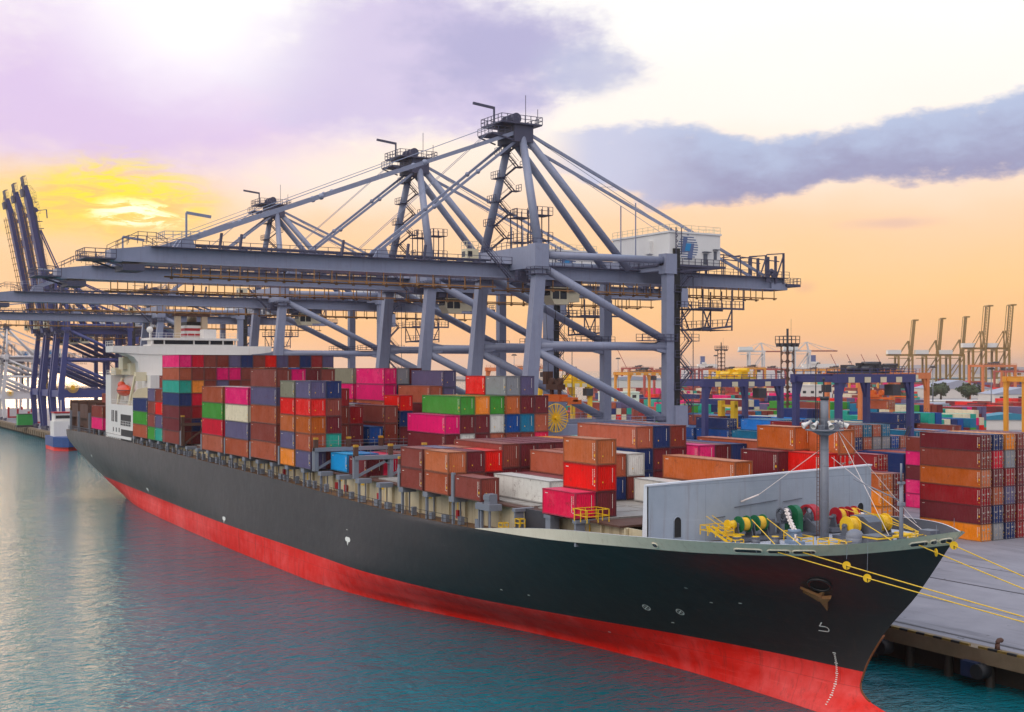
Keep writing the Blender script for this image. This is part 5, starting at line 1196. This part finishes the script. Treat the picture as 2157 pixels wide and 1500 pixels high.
pal3 = ['brown', 'maroon', 'dred', 'rust', 'navy', 'mag', 'cream', 'teal', 'red', 'purp', 'brown']
YB = []       # every yard box: (xf, L, y, z, h, colour, row, bay, block)
def yblock(Y0, rows, fronts, lo, hi, pal, bk, pitch=2.75, wave=0):
    H = {}
    for bi, xf in enumerate(fronts):
        tb = rng.randint(lo, hi)
        for r_ in range(rows): H[bi, r_] = max(1, min(hi, tb + rng.choice((-1, 0, 0, 0, 1))))
    for bi, xf in enumerate(fronts):
        base = rng.choice(pal)
        for r_ in range(rows):
            for k in range(H[bi, r_]):
                exp = k == H[bi, r_] - 1 or r_ == 0 or H[bi, r_ - 1] <= k or bi == 0 or H[bi - 1, r_] <= k
                if not exp: continue
                c = base if rng.random() < .3 else rng.choice(pal)
                YB.append((xf, L4, Y0 + r_ * pitch, QUAY + .01 + k * 2.61, 2.591, c, r_, bi, bk, k, H[bi, r_]))
fr = lambda a, n, g=13.1: [a - i * g for i in range(n)]
yblock(193.0, 6, fr(-171.4, 6), 4, 6, pal1, 'yard block under blue gantries')
yblock(223.0, 6, fr(-196, 8), 3, 5, pal1, 'second yard block behind ship')
yblock(252.0, 6, fr(-212, 9), 4, 6, pal2, 'third yard block behind ship')
yblock(282.0, 6, fr(-238, 9), 3, 5, pal2, 'fourth yard block')
yblock(312.0, 6, fr(-262, 10), 4, 6, pal2, 'fifth yard block')
yblock(345.0, 6, fr(-285, 12), 3, 5, pal3, 'sixth yard block')
yblock(378.0, 6, fr(-310, 14), 3, 5, pal3, 'seventh yard block')
yblock(440.0, 6, fr(-420, 12), 2, 5, pal3, 'eighth yard block')
yblock(500.0, 6, fr(-470, 14), 2, 5, pal3, 'ninth yard block')
yblock(165.0, 5, fr(-310, 16), 2, 4, pal3, 'far block'); yblock(195.0, 6, fr(-330, 20), 2, 4, pal3, 'far block'); yblock(260.0, 6, fr(-400, 20), 3, 5, pal3, 'far block'); yblock(300.0, 6, fr(-430, 20), 2, 5, pal3, 'far block')
def pxy(x, y, z):
    v = Vector((x, y, 0)); D = v.dot(VIEW); return 1078.5 + 2600 * v.dot(RIGHT) / D, 776.3 - 2600 * z / D, D
BURIED = {(-2037,1942,-170),(-2037,2052,-170),(-2152,2380,-223),(-2168,1942,-197),(-2299,2080,-170),(-2021,2270,-197),(-2021,2325,-197),(-2037,1970,-170),(-2037,2025,-170),(-2037,2080,-170),(-2152,2270,-223),(-2283,2297,-197),(-2152,2325,-223),(-2430,2052,-170),(-2152,2352,-197),(-2283,2297,-170),(-2283,2242,-197),(-2168,2080,-170),(-2283,2270,-197),(-2283,2242,-170),(-2283,2270,-170),(-2021,2380,-223),(-2299,1997,-197),(-2299,2052,-197),(-1775,2080,-197),(-2037,1997,-197),(-2152,2242,-223),(-2021,2352,-197)}
near = []; rest = []
for e in YB:
    px, py, D = pxy(e[0], e[2], e[3] + 2.6)
    (near if D < 345 and 1440 < px < 2170 and py < 955 and e[2] < 262 and (e[9] >= e[10] - 2) and (round(e[0] * 10 - e[1] * 5), round(e[2] * 10 + 12.19), round(e[3] * 10)) not in BURIED else rest).append((D, e))
near.sort(key=lambda q: q[0]); rest += near[70:]; near = near[:70]
for D, e in near:
    tier = 'on top' if e[9] == e[10] - 1 else 'under the top'
    container(e[0], e[2], e[3], e[1], e[4], e[5], '%s container %s, %s row, %s bay, %s' % (CC[e[5]][1], tier, ORD[e[6]], ORD[e[7]], e[8]), 'containers stacked in the yard', D < 300, 2)
cols = sorted(CC); b = MB()
for D, e in rest:
    b.cur = cols.index(e[5]); b.box(e[0] - e[1], e[0], e[2], e[2] + 2.438, e[3], e[3] + e[4])
tag(b.build('container_field', [CM[c] for c in cols]), 'distant field of stacked containers of many colours behind the ship', 'containers', kind='stuff')
# ------------------------------------------------------------------ yard gantries
def gantry(x, dx, y0, y1, zt, m, lab, name='yard_gantry', cabc=None, det=True, grp='rubber tyred gantries in the yard', lw=1.1):
    r = thing(name, (x, y0, QUAY), lab, 'gantry crane', grp); H = zt - QUAY; W_ = y1 - y0
    for sx in (0, -dx):
        for y in (0, W_):
            b = MB(); b.beam((sx, y, 1.6), (sx, y, H - 1.8), lw, lw * 1.15, (1, 0, 0), lw, lw * 1.15); b.beam((sx, y, H - 5.5), (sx, y + (1.6 if y == 0 else -1.6), H - 1.2), lw * .8, lw * .6, (1, 0, 0)); b.build('leg', m, r)
        b = MB(); b.box(sx - .7, sx + .7, -1, W_ + 1, H - 1.8, H); b.rail([(sx + .75, -1, H), (sx + .75, W_ + 1, H)], 1.1, 2.4, .06); b.build('main_beam', m, r)
    for y in (0, W_):
        b = MB(); b.box(-dx - 1.5, 1.5, y - .5, y + .5, 1.2, 2.4); b.box(-dx, 0, y - .4, y + .4, H - 1.6, H - .4); b.build('end_beam', m, r)
        b = MB()
        for sx in (.6, -.6, -dx + .6, -dx - .6): b.tube((sx, y - .3, .75), (sx, y + .3, .75), .75, 14)
        b.build('wheel', M['black'], r)
    yt = W_ * .45
    b = MB(); b.box(-dx - .5, .5, yt, yt + 5, H + .1, H + .6)
    b.tube((-dx * .6, yt + 1.0, H + 1.2), (-dx * .35, yt + 1.0, H + 1.2), .6, 12); b.tube((-dx * .3, yt + 1.2, H + 1.1), (-dx * .1, yt + 1.2, H + 1.1), .5, 12); b.box(-dx * .9, -dx * .7, yt + 2.4, yt + 4.2, H + .6, H + 2.0); b.box(-dx * .45, -dx * .2, yt + 2.6, yt + 3.8, H + .6, H + 1.9); b.box(-dx * .08, dx * .02, yt + .4, yt + 2, H + .6, H + 1.7); b.box(-dx * .5, -dx * .44, yt + 1.8, yt + 3.6, H + .6, H + 2.4); b.tube((-dx * .5, yt + 3.9, H + 2.2), (-dx * .1, yt + 3.9, H + 2.2), .5, 10); b.rail([(.4, yt, H + .6), (.4, yt + 5, H + .6)], 1.2, 1, .06); b.build('trolley', cabc or M['dsteel'], r)
    b = MB(); b.box(-1.2, 1.2, yt + 5.2, yt + 7.6, H - 4.6, H - 2.2); b.build('cab', M['dsteel'], r)
    if det:
        b = MB()
        for k in range(4): y = W_ * (.14 + .22 * k); b.box(.76, .82, y - .9, y + .9, H - 1.75, H - .6)
        b.build('number_board', M['cream'], r)
        b = MB(); b.stairs((.9, W_ + .2, 2.4), (.9, W_ - 5, 9), .8); b.stairs((.9, W_ - 5, 9), (.9, W_ - 1, 15), .8); b.build('stair', M['dsteel'], r)
    return r
M['rtgblue'] = mat('gantry indigo', (60, 62, 112), .45, var=.1, rust=.1); M['rtgor'] = mat('gantry orange', (214, 120, 66), .5, var=.1, rust=.15); M['rtgyo'] = mat('gantry amber', (222, 148, 36), .5, var=.1, rust=.15); M['rtgred'] = mat('gantry red', (176, 72, 60), .5, var=.1, rust=.1)
gantry(-229, 13, 190, 214, -2.6, M['rtgblue'], 'dark blue yard gantry with yellow hoist, left of the lattice tower', cabc=M['yel'])
gantry(-186, 12.5, 190, 211.5, -1.2, M['rtgblue'], 'dark blue yard gantry right of the ship foremast')
g3 = gantry(-248, 13, 262, 289, -1.2, M['rtgor'], 'orange brown yard gantry behind the right dark blue gantry')
gantry(-259, 7, 348, 372, -2.6, M['rtgyo'], 'amber yard gantry at the right edge of the photo', cabc=M['yel'])
gantry(-560, 13, 410, 434, -2.0, M['rtgyo'], 'amber yard gantry between the legs of the nearest quay crane')
gantry(-330, 10, 213, 226, -4.2, M['yel'], 'bright yellow yard gantry seen over the yellow cable reel', cabc=M['yel'])
gantry(-500, 13, 292, 330, 0.5, M['rtgor'], 'tall brown orange yard gantry behind the bright yellow gantry')
hs_ = thing('gantry_spreader', (-251, 271, -8.9), 'orange spreader holding a rust container under the orange brown gantry', 'spreader')
b = MB(); b.box(-6.1, 6.1, -.4, .4, .1, .7); b.box(-2, 2, -.8, .8, .7, 1.5)
for x in (-3.2, -.6, 2.4): b.tube((x, -.5, 2), (x, .5, 2), .8, 10)
b.box(6.1, 14, 1, 1.4, .8, 1.2); b.build('beam', M['spreader'], hs_)
b = MB()
for x in (-1.5, 1.5): b.tube((x, 0, 1.4), (x, 0, 7), .05, 5)
b.build('hoist_rope', M['black'], hs_)
container(-244.9, 269.8, -11.6, L4, 2.591, 'rust', 'rust orange container hanging in the air from the orange spreader', 'containers stacked in the yard', True)
sp2 = thing('gantry_spreader', (-236, 203, -13.), 'bright yellow spreader frame hanging under the left dark blue gantry', 'spreader')
b = MB(); b.box(-3, -1.6, -.6, .6, -4, 5); b.box(1.8, 3.2, -.6, .6, -4, 5); b.box(-3, 3.2, -.3, .3, 3.4, 4); b.build('beam', M['yel'], sp2)
# ------------------------------------------------------------------ towers, poles, buildings, trees
def tower(x, y, zt, w, lab):
    r = thing('lattice_tower', (x, y, QUAY), lab, 'lattice tower', 'lattice light towers in the yard'); H = zt - QUAY; b = MB(); h = w / 2
    for sx in (-1, 1):
        for sy in (-1, 1): b.beam((sx * h, sy * h, 0), (sx * h, sy * h, H), .28, .28)
    n = int(H / 2.6)
    for k in range(n + 1):
        z = H * k / n
        for s_ in (-1, 1):
            b.beam((-h, s_ * h, z), (h, s_ * h, z), .2, .3); b.beam((s_ * h, -h, z), (s_ * h, h, z), .2, .3)
            if k < n:
                zm = H * (k + .5) / n
                for (p, q) in (((-h, s_ * h), (h, s_ * h)), ((s_ * h, -h), (s_ * h, h))):
                    a = Vector((*p, 0)); c = Vector((*q, 0)); d = (c - a) * .28
                    b.beam(a + Vector((0, 0, zm - .4)), a + d + Vector((0, 0, z + .1)), .16, .16); b.beam(c + Vector((0, 0, zm - .4)), c - d + Vector((0, 0, z + .1)), .16, .16)
                    b.beam(a + Vector((0, 0, zm + .4)), a + d + Vector((0, 0, H * (k + 1) / n - .1)), .16, .16); b.beam(c + Vector((0, 0, zm + .4)), c - d + Vector((0, 0, H * (k + 1) / n - .1)), .16, .16)
    b.beam((0, 0, 0), (0, 0, H), .5, .5); b.build('mast', M['rustst'], r)
    b = MB(); W_ = w * .95; b.box(-W_, W_, -W_, W_, H, H + .4); b.rail([(-W_, -W_, H + .4), (W_, -W_, H + .4), (W_, W_, H + .4), (-W_, W_, H + .4), (-W_, -W_, H + .4)], 2.2, 1.8, .1)
    for i in range(10): an = i * .628; b.box(W_ * 1.15 * math.cos(an) - .4, W_ * 1.15 * math.cos(an) + .4, W_ * 1.15 * math.sin(an) - .4, W_ * 1.15 * math.sin(an) + .4, H - .7, H + .3)
    b.beam((0, 0, H), (0, 0, H + 5), .5, .5); b.beam((W_ * .6, 0, H), (W_ * .6, 0, H + 8), .06, .06); b.build('lamp_platform', M['dsteel'], r)
tower(-290.5, 274.5, 7.6, 2.8, 'dark lattice light tower with round platform, tallest in the yard'); tower(-640, 545, 12.5, 3.4, 'slim lattice tower in front of the distant white cranes')
M['mintw'] = mat('mint wall', (196, 214, 196), .6, var=.06); M['roofg'] = mat('shed roof grey', (150, 154, 170), .5, var=.12, rust=.2, scale=.05); M['roofb'] = mat('roof teal blue', (24, 120, 146), .5, var=.1); M['wall'] = mat('pale wall', (206, 200, 192), .7, var=.08, scale=.05); M['cranew'] = mat('distant white steel', (206, 200, 200), .5, var=.05); M['cranefy'] = mat('distant crane yellow', (138, 104, 30), .5, var=.1, rust=.1); M['boomred'] = mat('boom red brown', (150, 66, 50), .6, var=.1)
def at(px, D, z=QUAY):
    r_ = (px - 1078.5) / 2600 * D; v = VIEW * D + RIGHT * r_; return (v.x, v.y, z)
def shed(px, D, w, d, h, rh, wm, rm, lab, wins=0, name='warehouse', cat_='warehouse'):
    r = thing(name, at(px, D), lab, cat_, rz=-TH)
    b = MB(); b.box(-d / 2, d / 2, -w / 2, w / 2, 0, h); b.build('wall', wm, r)
    b = MB()
    if rh > 0: b.prism([(-w / 2 - .6, h), (w / 2 + .6, h), (w / 2 + .6, h + .2), (0, h + rh), (-w / 2 - .6, h + .2)], 'x', -d / 2 - .6, d / 2 + .6)
    else: b.box(-d / 2 - .4, d / 2 + .4, -w / 2 - .4, w / 2 + .4, h, h + .7)
    b.build('roof', rm, r)
    for j in range(wins):
        for k in range(max(1, int(h / 4))):
            b = MB(); y = -w / 2 + w * (j + .3) / wins; b.box(d / 2, d / 2 + .1, y, y + w / wins * .4, 1.6 + k * 4, 3.4 + k * 4); b.build('window', M['glass'], r)
shed(1303, 760, 24, 14, 12.5, 0, M['mintw'], M['mintw'], 'pale mint green building between the crane legs', 4, 'office_building', 'building')
shed(1696, 900, 34, 20, 15, 0, M['wall'], M['wall'], 'pale terraced building behind the lattice tower', 6, 'office_building', 'building')
shed(2005, 1150, 60, 40, 9, 8, M['wall'], M['roofg'], 'grey gabled warehouse between dark trees'); shed(2135, 900, 40, 30, 9, 5, M['wall'], M['roofg'], 'grey roofed shed at the right edge behind the amber gantry', 3)
shed(1985, 760, 60, 22, 5, 1.5, M['wall'], M['roofg'], 'long low grey shed below the trees'); shed(1775, 640, 30, 16, 4.5, 2.5, M['wall'], M['roofb'], 'open shed with blue roof, left of the foremast lamp'); shed(1730, 620, 18, 14, 4, 2.5, M['wall'], M['roofb'], 'small blue roofed shelter beside the lattice tower')
shed(2120, 560, 46, 14, 4.5, 3, M['wall'], M['roofb'], 'long blue roofed shed at the right edge'); shed(1930, 850, 90, 24, 5, 0, M['wall'], M['wall'], 'long pale flat roofed depot behind the orange gantry')
shed(2090, 1700, 230, 60, 14, 0, M['wall'], M['roofb'], 'very long terminal building behind the distant yellow cranes', 0); shed(1330, 1250, 90, 30, 16, 4, M['wall'], M['roofg'], 'distant pale shed between the crane legs')
M['leaf'] = mat('tree foliage', (66, 84, 58), .85, var=.35, scale=.6, rnd=.2); M['bark'] = mat('tree bark', (70, 58, 48), .9, var=.2)
def tree(px, D, h, w, lab, seed):
    r_ = random.Random(seed); t_ = thing('tree', at(px, D), lab, 'tree', 'trees behind the yard')
    b = MB(); b.tube((0, 0, 0), (0, 0, h * .5), w * .05, 8, w * .03)
    for k in range(5): an = k * 1.3; b.tube((0, 0, h * .3), (math.cos(an) * w * .3, math.sin(an) * w * .3, h * .62), w * .022, 6, w * .01)
    b.build('trunk', M['bark'], t_)
    b = MB()
    for _ in range(1500):
        u = Vector((r_.gauss(0, 1), r_.gauss(0, 1), r_.gauss(0, 1))).normalized(); lob = .72 + .28 * math.sin(5 * u.x + 2 * seed) * math.cos(4 * u.y + seed)
        p = Vector((u.x * w * .5, u.y * w * .5, u.z * h * .38)) * lob * (r_.random() ** .33) + Vector((0, 0, h * .6)); s_ = h * r_.uniform(.05, .09)
        a = Vector((r_.gauss(0, 1), r_.gauss(0, 1), r_.gauss(0, 1))).normalized(); c = a.cross(u).normalized()
        b.add([p - a * s_, p + c * s_ * .7, p + a * s_, p - c * s_ * .7], [(0, 1, 2, 3)])
    b.build('crown', M['leaf'], t_)
for i, (px, D, h, w, lb) in enumerate(((2040, 1000, 17, 24, 'round dark tree in front of the grey gabled warehouse'), (1982, 1050, 17, 20, 'dark tree left of the grey gabled warehouse'), (2085, 950, 11, 12, 'small dark tree beside the right grey shed'), (1965, 1060, 13, 14, 'smaller dark tree next to the orange gantry'), (1312, 640, 12, 16, 'dark tree below the mint green building'), (1330, 660, 10, 14, 'second dark tree right below the mint green building'), (1905, 900, 11, 16, 'dark tree seen through the orange gantry'), (2052, 690, 6, 26, 'low wide hedge like tree beside the grey container stack'))): tree(px, D, h, w, lb, i + 1)
def pole(px, D, zt, lab):
    r = thing('light_pole', at(px, D), lab, 'light pole', 'tall light poles behind the yard'); H = zt - QUAY; b = MB(); b.tube((0, 0, 0), (0, 0, H), .35, 8, .2); b.build('mast', M['steel'], r)
    b = MB(); b.tube((0, 0, H), (0, 0, H + .6), 1.6, 10); 
    for k in range(6): an = k * 1.05; b.box(1.6 * math.cos(an) - .4, 1.6 * math.cos(an) + .4, 1.6 * math.sin(an) - .4, 1.6 * math.sin(an) + .4, H - .6, H + .1)
    b.build('lamp_ring', M['dsteel'], r)
for px, D, zt, lb in ((1302, 1100, 9, 'slim light pole left of the nearest landside crane leg'), (1508, 1100, 11.5, 'slim light pole right of the nearest crane stairs'), (1083, 1000, 11, 'slim light pole between two quay cranes'), (1965, 800, 1, 'slim light pole beside the orange gantry'), (2088, 700, 0, 'slim light pole left of the amber gantry'), (1790, 1500, 8, 'slim distant mast left of the hills')): pole(px, D, zt, lb)
# ------------------------------------------------------------------ distant quay cranes and ships
def farcrane(px, D, m, lab, raised, H, tip, grp, hm=None, span=24, flip=1, wide=3.):
    r = thing('quay_crane', at(px, D), lab, 'quay crane', grp, rz=-TH); s = flip
    for x in (-7, 7):
        for y in (0, span * s):
            b = MB(); b.beam((x, y, 0), (x, y, H), 2.2, 2.2, (0, 1, 0)); b.build('leg', m, r)
        b = MB(); b.beam((x, 0, H * .33), (x, span * s, H * .33), 1.3, 1.3); b.beam((x, 0, H * .36), (x, span * s, H * .95), 1.0, 1.0); b.build('brace', m, r)
    b = MB(); b.box(-8, 8, min(-1, -s), 1, H - 2, H); b.box(-8, 8, span * s - 1, span * s + 1, H - 2, H)
    y0, y1 = sorted((-span * .75 * s, (span + 3) * s)); b.box(-2.5, 2.5, y0, y1, H, H + 2.2); b.box(-3, 3, y0 + 3, y1 - 6, H - 3.4, H - 2.6); b.build('girder', m, r)
    b = MB(); y0, y1 = sorted((-span * .7 * s, span * .25 * s)); b.box(-4, 4, y0, y1, H + 2.2, H + 7.2); b.build('machinery_house', hm or M['housew'], r)
    b = MB(); yl = span * s
    for x in (-wide, wide): b.beam((x, yl, H), (x * .6, yl - 3 * s, H + (tip - H) * .42 if raised else tip), 1.3, 1.3); b.beam((x, yl - 14 * s, H + 2), (x * .6, yl - 3 * s, H + (tip - H) * .42 if raised else tip), .7, .7)
    b.build('mast', m, r)
    b = MB()
    if raised:
        for x in (-wide, wide): b.beam((x, yl + 1 * s, H + 2), (x, yl + 5 * s, tip), 1.3, 1.7); b.beam((x, yl - 1.8 * s, H + 2), (x, yl + 2.2 * s, tip), .6, .8)
        n_ = int((tip - H) / 3.4)
        for k in range(n_ + 1):
            f = k / n_; z = H + 2 + (tip - H - 2) * f; b.beam((-wide, yl + (1 + 4 * f) * s, z), (wide, yl + (1 + 4 * f) * s, z), .35, .4)
            f2 = min(1, (k + 1) / n_); b.beam((wide, yl + (1 + 4 * f) * s, z), (wide, yl + (-1.8 + 4 * f2) * s, H + 2 + (tip - H - 2) * f2), .35, .35)
        b.beam((0, yl + 3 * s, tip), (0, yl + 9 * s, tip), wide * 2 + 1, 1.6)
    else:
        b.box(-1.6, 1.6, min(yl, yl + 38 * s), max(yl, yl + 38 * s), H, H + 1.8)
    b.build('boom', m if raised else M['boomred'], r)
    if not raised:
        b = MB()
        for x in (-1.5, 1.5): b.beam((x, yl - 3 * s, tip), (x, yl + 34 * s, H + 2), .4, .4); b.beam((x, yl - 3 * s, tip), (x, yl + 18 * s, H + 2), .3, .3); b.beam((x, yl - 3 * s, tip), (x, -span * .6 * s, H + 4), .4, .4)
        b.build('stay', m, r)
gy = 'distant yellow cranes with raised booms'
for i, px in enumerate((1889, 1947, 1997)): farcrane(px, 1520, M['cranefy'], ('leftmost of the distant yellow cranes with hooked boom tip', 'second of the distant yellow cranes with hooked boom tip', 'third of the distant yellow cranes with hooked boom tip')[i], True, 43, 87 + i * 2, gy, span=17, wide=2.4)
for i, px in enumerate((2045, 2094)): farcrane(px, 1450, M['cranefy'], ('tall distant yellow crane with ladder like boom, left of two', 'tall distant yellow crane with ladder like boom, right of two')[i], True, 50, 101 + i, gy, span=15, wide=6)
for i, (px, D) in enumerate(((1577, 1700), (1672, 1650))): farcrane(px, D, M['cranew'], ('distant white crane with lowered boom, behind the slim lattice tower', 'distant white crane with lowered boom, behind the tall lattice tower')[i], False, 50, 63, 'distant white cranes with lowered booms', span=20)
wc = thing('quay_crane', (-704, YW, QUAY), 'white quay crane at the left edge, nearest of the white ones', 'quay crane', 'white quay cranes at the left edge'); crane_parts(wc, M['cranew']); wc.scale = (.74,) * 3
for X, lb in ((-742, 'white quay crane at the left edge, middle of the white ones'), (-781, 'white quay crane at the left edge, farthest of the white ones')):
    c = copy_tree(wc); c.location = (X, YW, QUAY); c['label'] = lb
rg = random.Random(4)
for i, (px, D, m, w_, z) in enumerate(((1405, 1000, 'rtgred', 26, -1), (1545, 1050, 'rtgyo', 30, -1), (1590, 1180, 'rtgyo', 26, 1), (1500, 1250, 'rtgred', 34, 0), (1350, 1300, 'rtgred', 30, 1), (1632, 1200, 'rtgred', 28, 0), (1765, 1150, 'rtgyo', 30, 0), (1850, 1150, 'rtgyo', 28, 0), (2105, 1000, 'rtgor', 40, 3), (1720, 1400, 'rtgyo', 40, -1), (1450, 1400, 'rtgred', 40, 0), (2140, 1200, 'rtgred', 30, -2))):
    p = at(px, D); gantry(p[0], 13, p[1] - w_ / 2, p[1] + w_ / 2, z, M[m], 'distant %s yard gantry, %s along the skyline from the nearest crane leg' % ({'rtgred': 'red', 'rtgyo': 'amber', 'rtgor': 'orange'}[m], ORD[i]), det=False, grp='distant yard gantries', lw=1.5)
# far stacks on the other side of the yard
b = MB(); rg = random.Random(8)
for px0, px1, D, n_, hm in ((1270, 2170, 640, 70, 3), (1440, 2170, 720, 80, 3), (1270, 2170, 800, 100, 3), (1270, 2170, 960, 150, 3), (1250, 2170, 1080, 190, 4), (1250, 2170, 1320, 200, 5), (1250, 2170, 1420, 180, 6)):
    for i in range(n_):
        px = px0 + (px1 - px0) * (i + rg.random() * .6) / n_
        if 750 < D < 1200 and (1930 < px < 2110 or 1640 < px < 1740): continue
        X, Y, z = at(px, D + rg.uniform(-30, 30)); c = rg.choice(pal3 + ['brown', 'maroon', 'dred', 'brown'])
        for k in range(rg.randint(1, hm)):
            if rg.random() < .5: c = rg.choice(pal3 + ['maroon', 'dred'])
            b.cur = cols.index(c); b.box(X - 12.2, X, Y, Y + 2.44 * rg.randint(1, 3), z + k * 2.6, z + k * 2.6 + 2.55)
tag(b.build('distant_stacks', [CM[c] for c in cols]), 'far off jumble of container stacks along the horizon', 'containers', kind='stuff')
def farship(px, D, L, lab):
    r = thing('cargo_ship', at(px, D, WATER), lab, 'ship', 'distant white ships beyond the yard', rz=-TH); b = MB()
    b.prism([(-L / 2, 27), (-L / 2 + 4, 0), (L / 2 - 8, 0), (L / 2, 25)], 'x', -12, 12); b.build('hull', M['cranew'], r)
    b = MB(); b.box(-9, 9, -L * .05, L * .3, 24, 40); b.box(-11, 11, L * .02, L * .1, 40, 44); b.box(-8, 8, -L * .4, L * .1, 24, 34); b.box(-8, 8, L * .3, L * .44, 24, 31); b.beam((0, -L * .2, 30), (0, -L * .2, 48), 1, 1); b.build('superstructure', M['white'], r)
    b = MB(); b.box(-5, 5, L * .0, L * .08, 40, 56); b.build('funnel', M['blue'], r)
farship(1700, 2300, 190, 'distant white ship with blue funnel behind the lattice tower'); farship(1475, 2500, 110, 'small distant white ship with blue funnel right of the crane stairs')
def jib(px, D, h, lab):
    r = thing('jib_crane', at(px, D), lab, 'jib crane', 'distant jib cranes'); b = MB(); b.beam((0, 0, 0), (0, 0, h * .45), 3, 3); b.build('tower', M['steel'], r)
    b = MB(); b.beam((0, 0, h * .4), tuple(RIGHT * -h * .3 + Vector((0, 0, h))), .7, .7); b.build('jib', M['rtgred'], r)
for i, px in enumerate((1772, 1806, 1836, 1868)): jib(px, 1600, 46, '%s of four slim distant jib cranes left of the yellow cranes' % ('leftmost', 'second', 'third', 'last')[i])
jib(1325, 1500, 56, 'slim distant jib crane between the nearest crane legs')
# ------------------------------------------------------------------ things on the far quay at the left
tb = thing('coaster', (-498, 94.5, WATER), 'small blue hulled coaster with white bridge moored behind the ship stern', 'ship', 'x'); del tb['group']
b = MB(); b.cur = 0; b.prism([(-10, -4.2), (8, -4.6), (12.5, -2), (14, 0), (12.5, 2), (8, 4.6), (-10, 4.2)], 'z', 1.5, 5.2); b.cur = 1; b.prism([(-10, -4), (8, -4.3), (13, 0), (8, 4.3), (-10, 4)], 'z', -1, 1.5); b.build('hull', [M['blue'], M['boot']], tb)
b = MB(); b.box(-4, 3, -3.4, 3.4, 5.2, 11); b.box(-3.4, 2.4, -3, 3, 11, 14); b.beam((-1, 0, 14), (-1, 0, 19), .3, .3); b.build('wheelhouse', M['white'], tb)
b = MB(); b.box(2.38, 2.46, -2.6, 2.6, 12, 13.2); b.build('bridge_window', M['glass'], tb)
b = MB(); b.box(-3.7, 2.7, -3.3, 3.3, 14, 14.5); b.build('roof', M['red'], tb)
for i, (px, D) in enumerate(((32, 690), (52, 660), (76, 620))):
    r = thing('barrier_frame', at(px, D), ('red and white frame on the far quay, nearest the left edge', 'red and white frame on the far quay, middle of three', 'red and white frame on the far quay, nearest the blue cranes')[i], 'barrier', 'red and white frames on the far quay'); b = MB()
    b.cur = 0; b.box(-.3, .3, -4, 4, 0, .8); b.box(-.3, .3, -4, -3, .8, 6); b.box(-.3, .3, 3, 4, .8, 6); b.cur = 1; b.box(-.2, .2, -3, 3, .8, 5.4); b.build('frame', [M['red'], M['cranew']], r)
r = thing('green_cabin', at(53, 580), 'bright green cabin standing on the far quay at the left', 'cabin'); b = MB(); b.box(-2, 2, -3.5, 3.5, 1, 6); b.build('body', mat('cabin green', (40, 160, 70), .5), r); b = MB(); b.box(-2.4, 2.4, -4, 4, 0, 1); b.box(-2.1, 2.1, -3.6, 3.6, 6, 6.3); b.build('chassis', M['dsteel'], r)
b = MB()
for k in range(7):
    p = Vector((-640 + k * 4, 101.5, QUAY + 1)); q = Vector((-900, 60 - k * 6, WATER + 8)); b.tube(p, q, .12, 4)
# ------------------------------------------------------------------ the evening haze
hm = bpy.data.materials.new('evening haze'); hm.use_nodes = True; n = NT(hm.node_tree)
v = n.new('ShaderNodeVolumePrincipled'); v.inputs['Color'].default_value = (1., .86, .78, 1); v.inputs['Density'].default_value = .00009; v.inputs['Anisotropy'].default_value = .6
o = n.new('ShaderNodeOutputMaterial'); n.l.new(v.outputs[0], o.inputs['Volume'])
b = MB(); b.box(-12500, 12500, -12500, 12500, -38, 95)
hz = tag(b.build('haze', hm), kind='stuff')
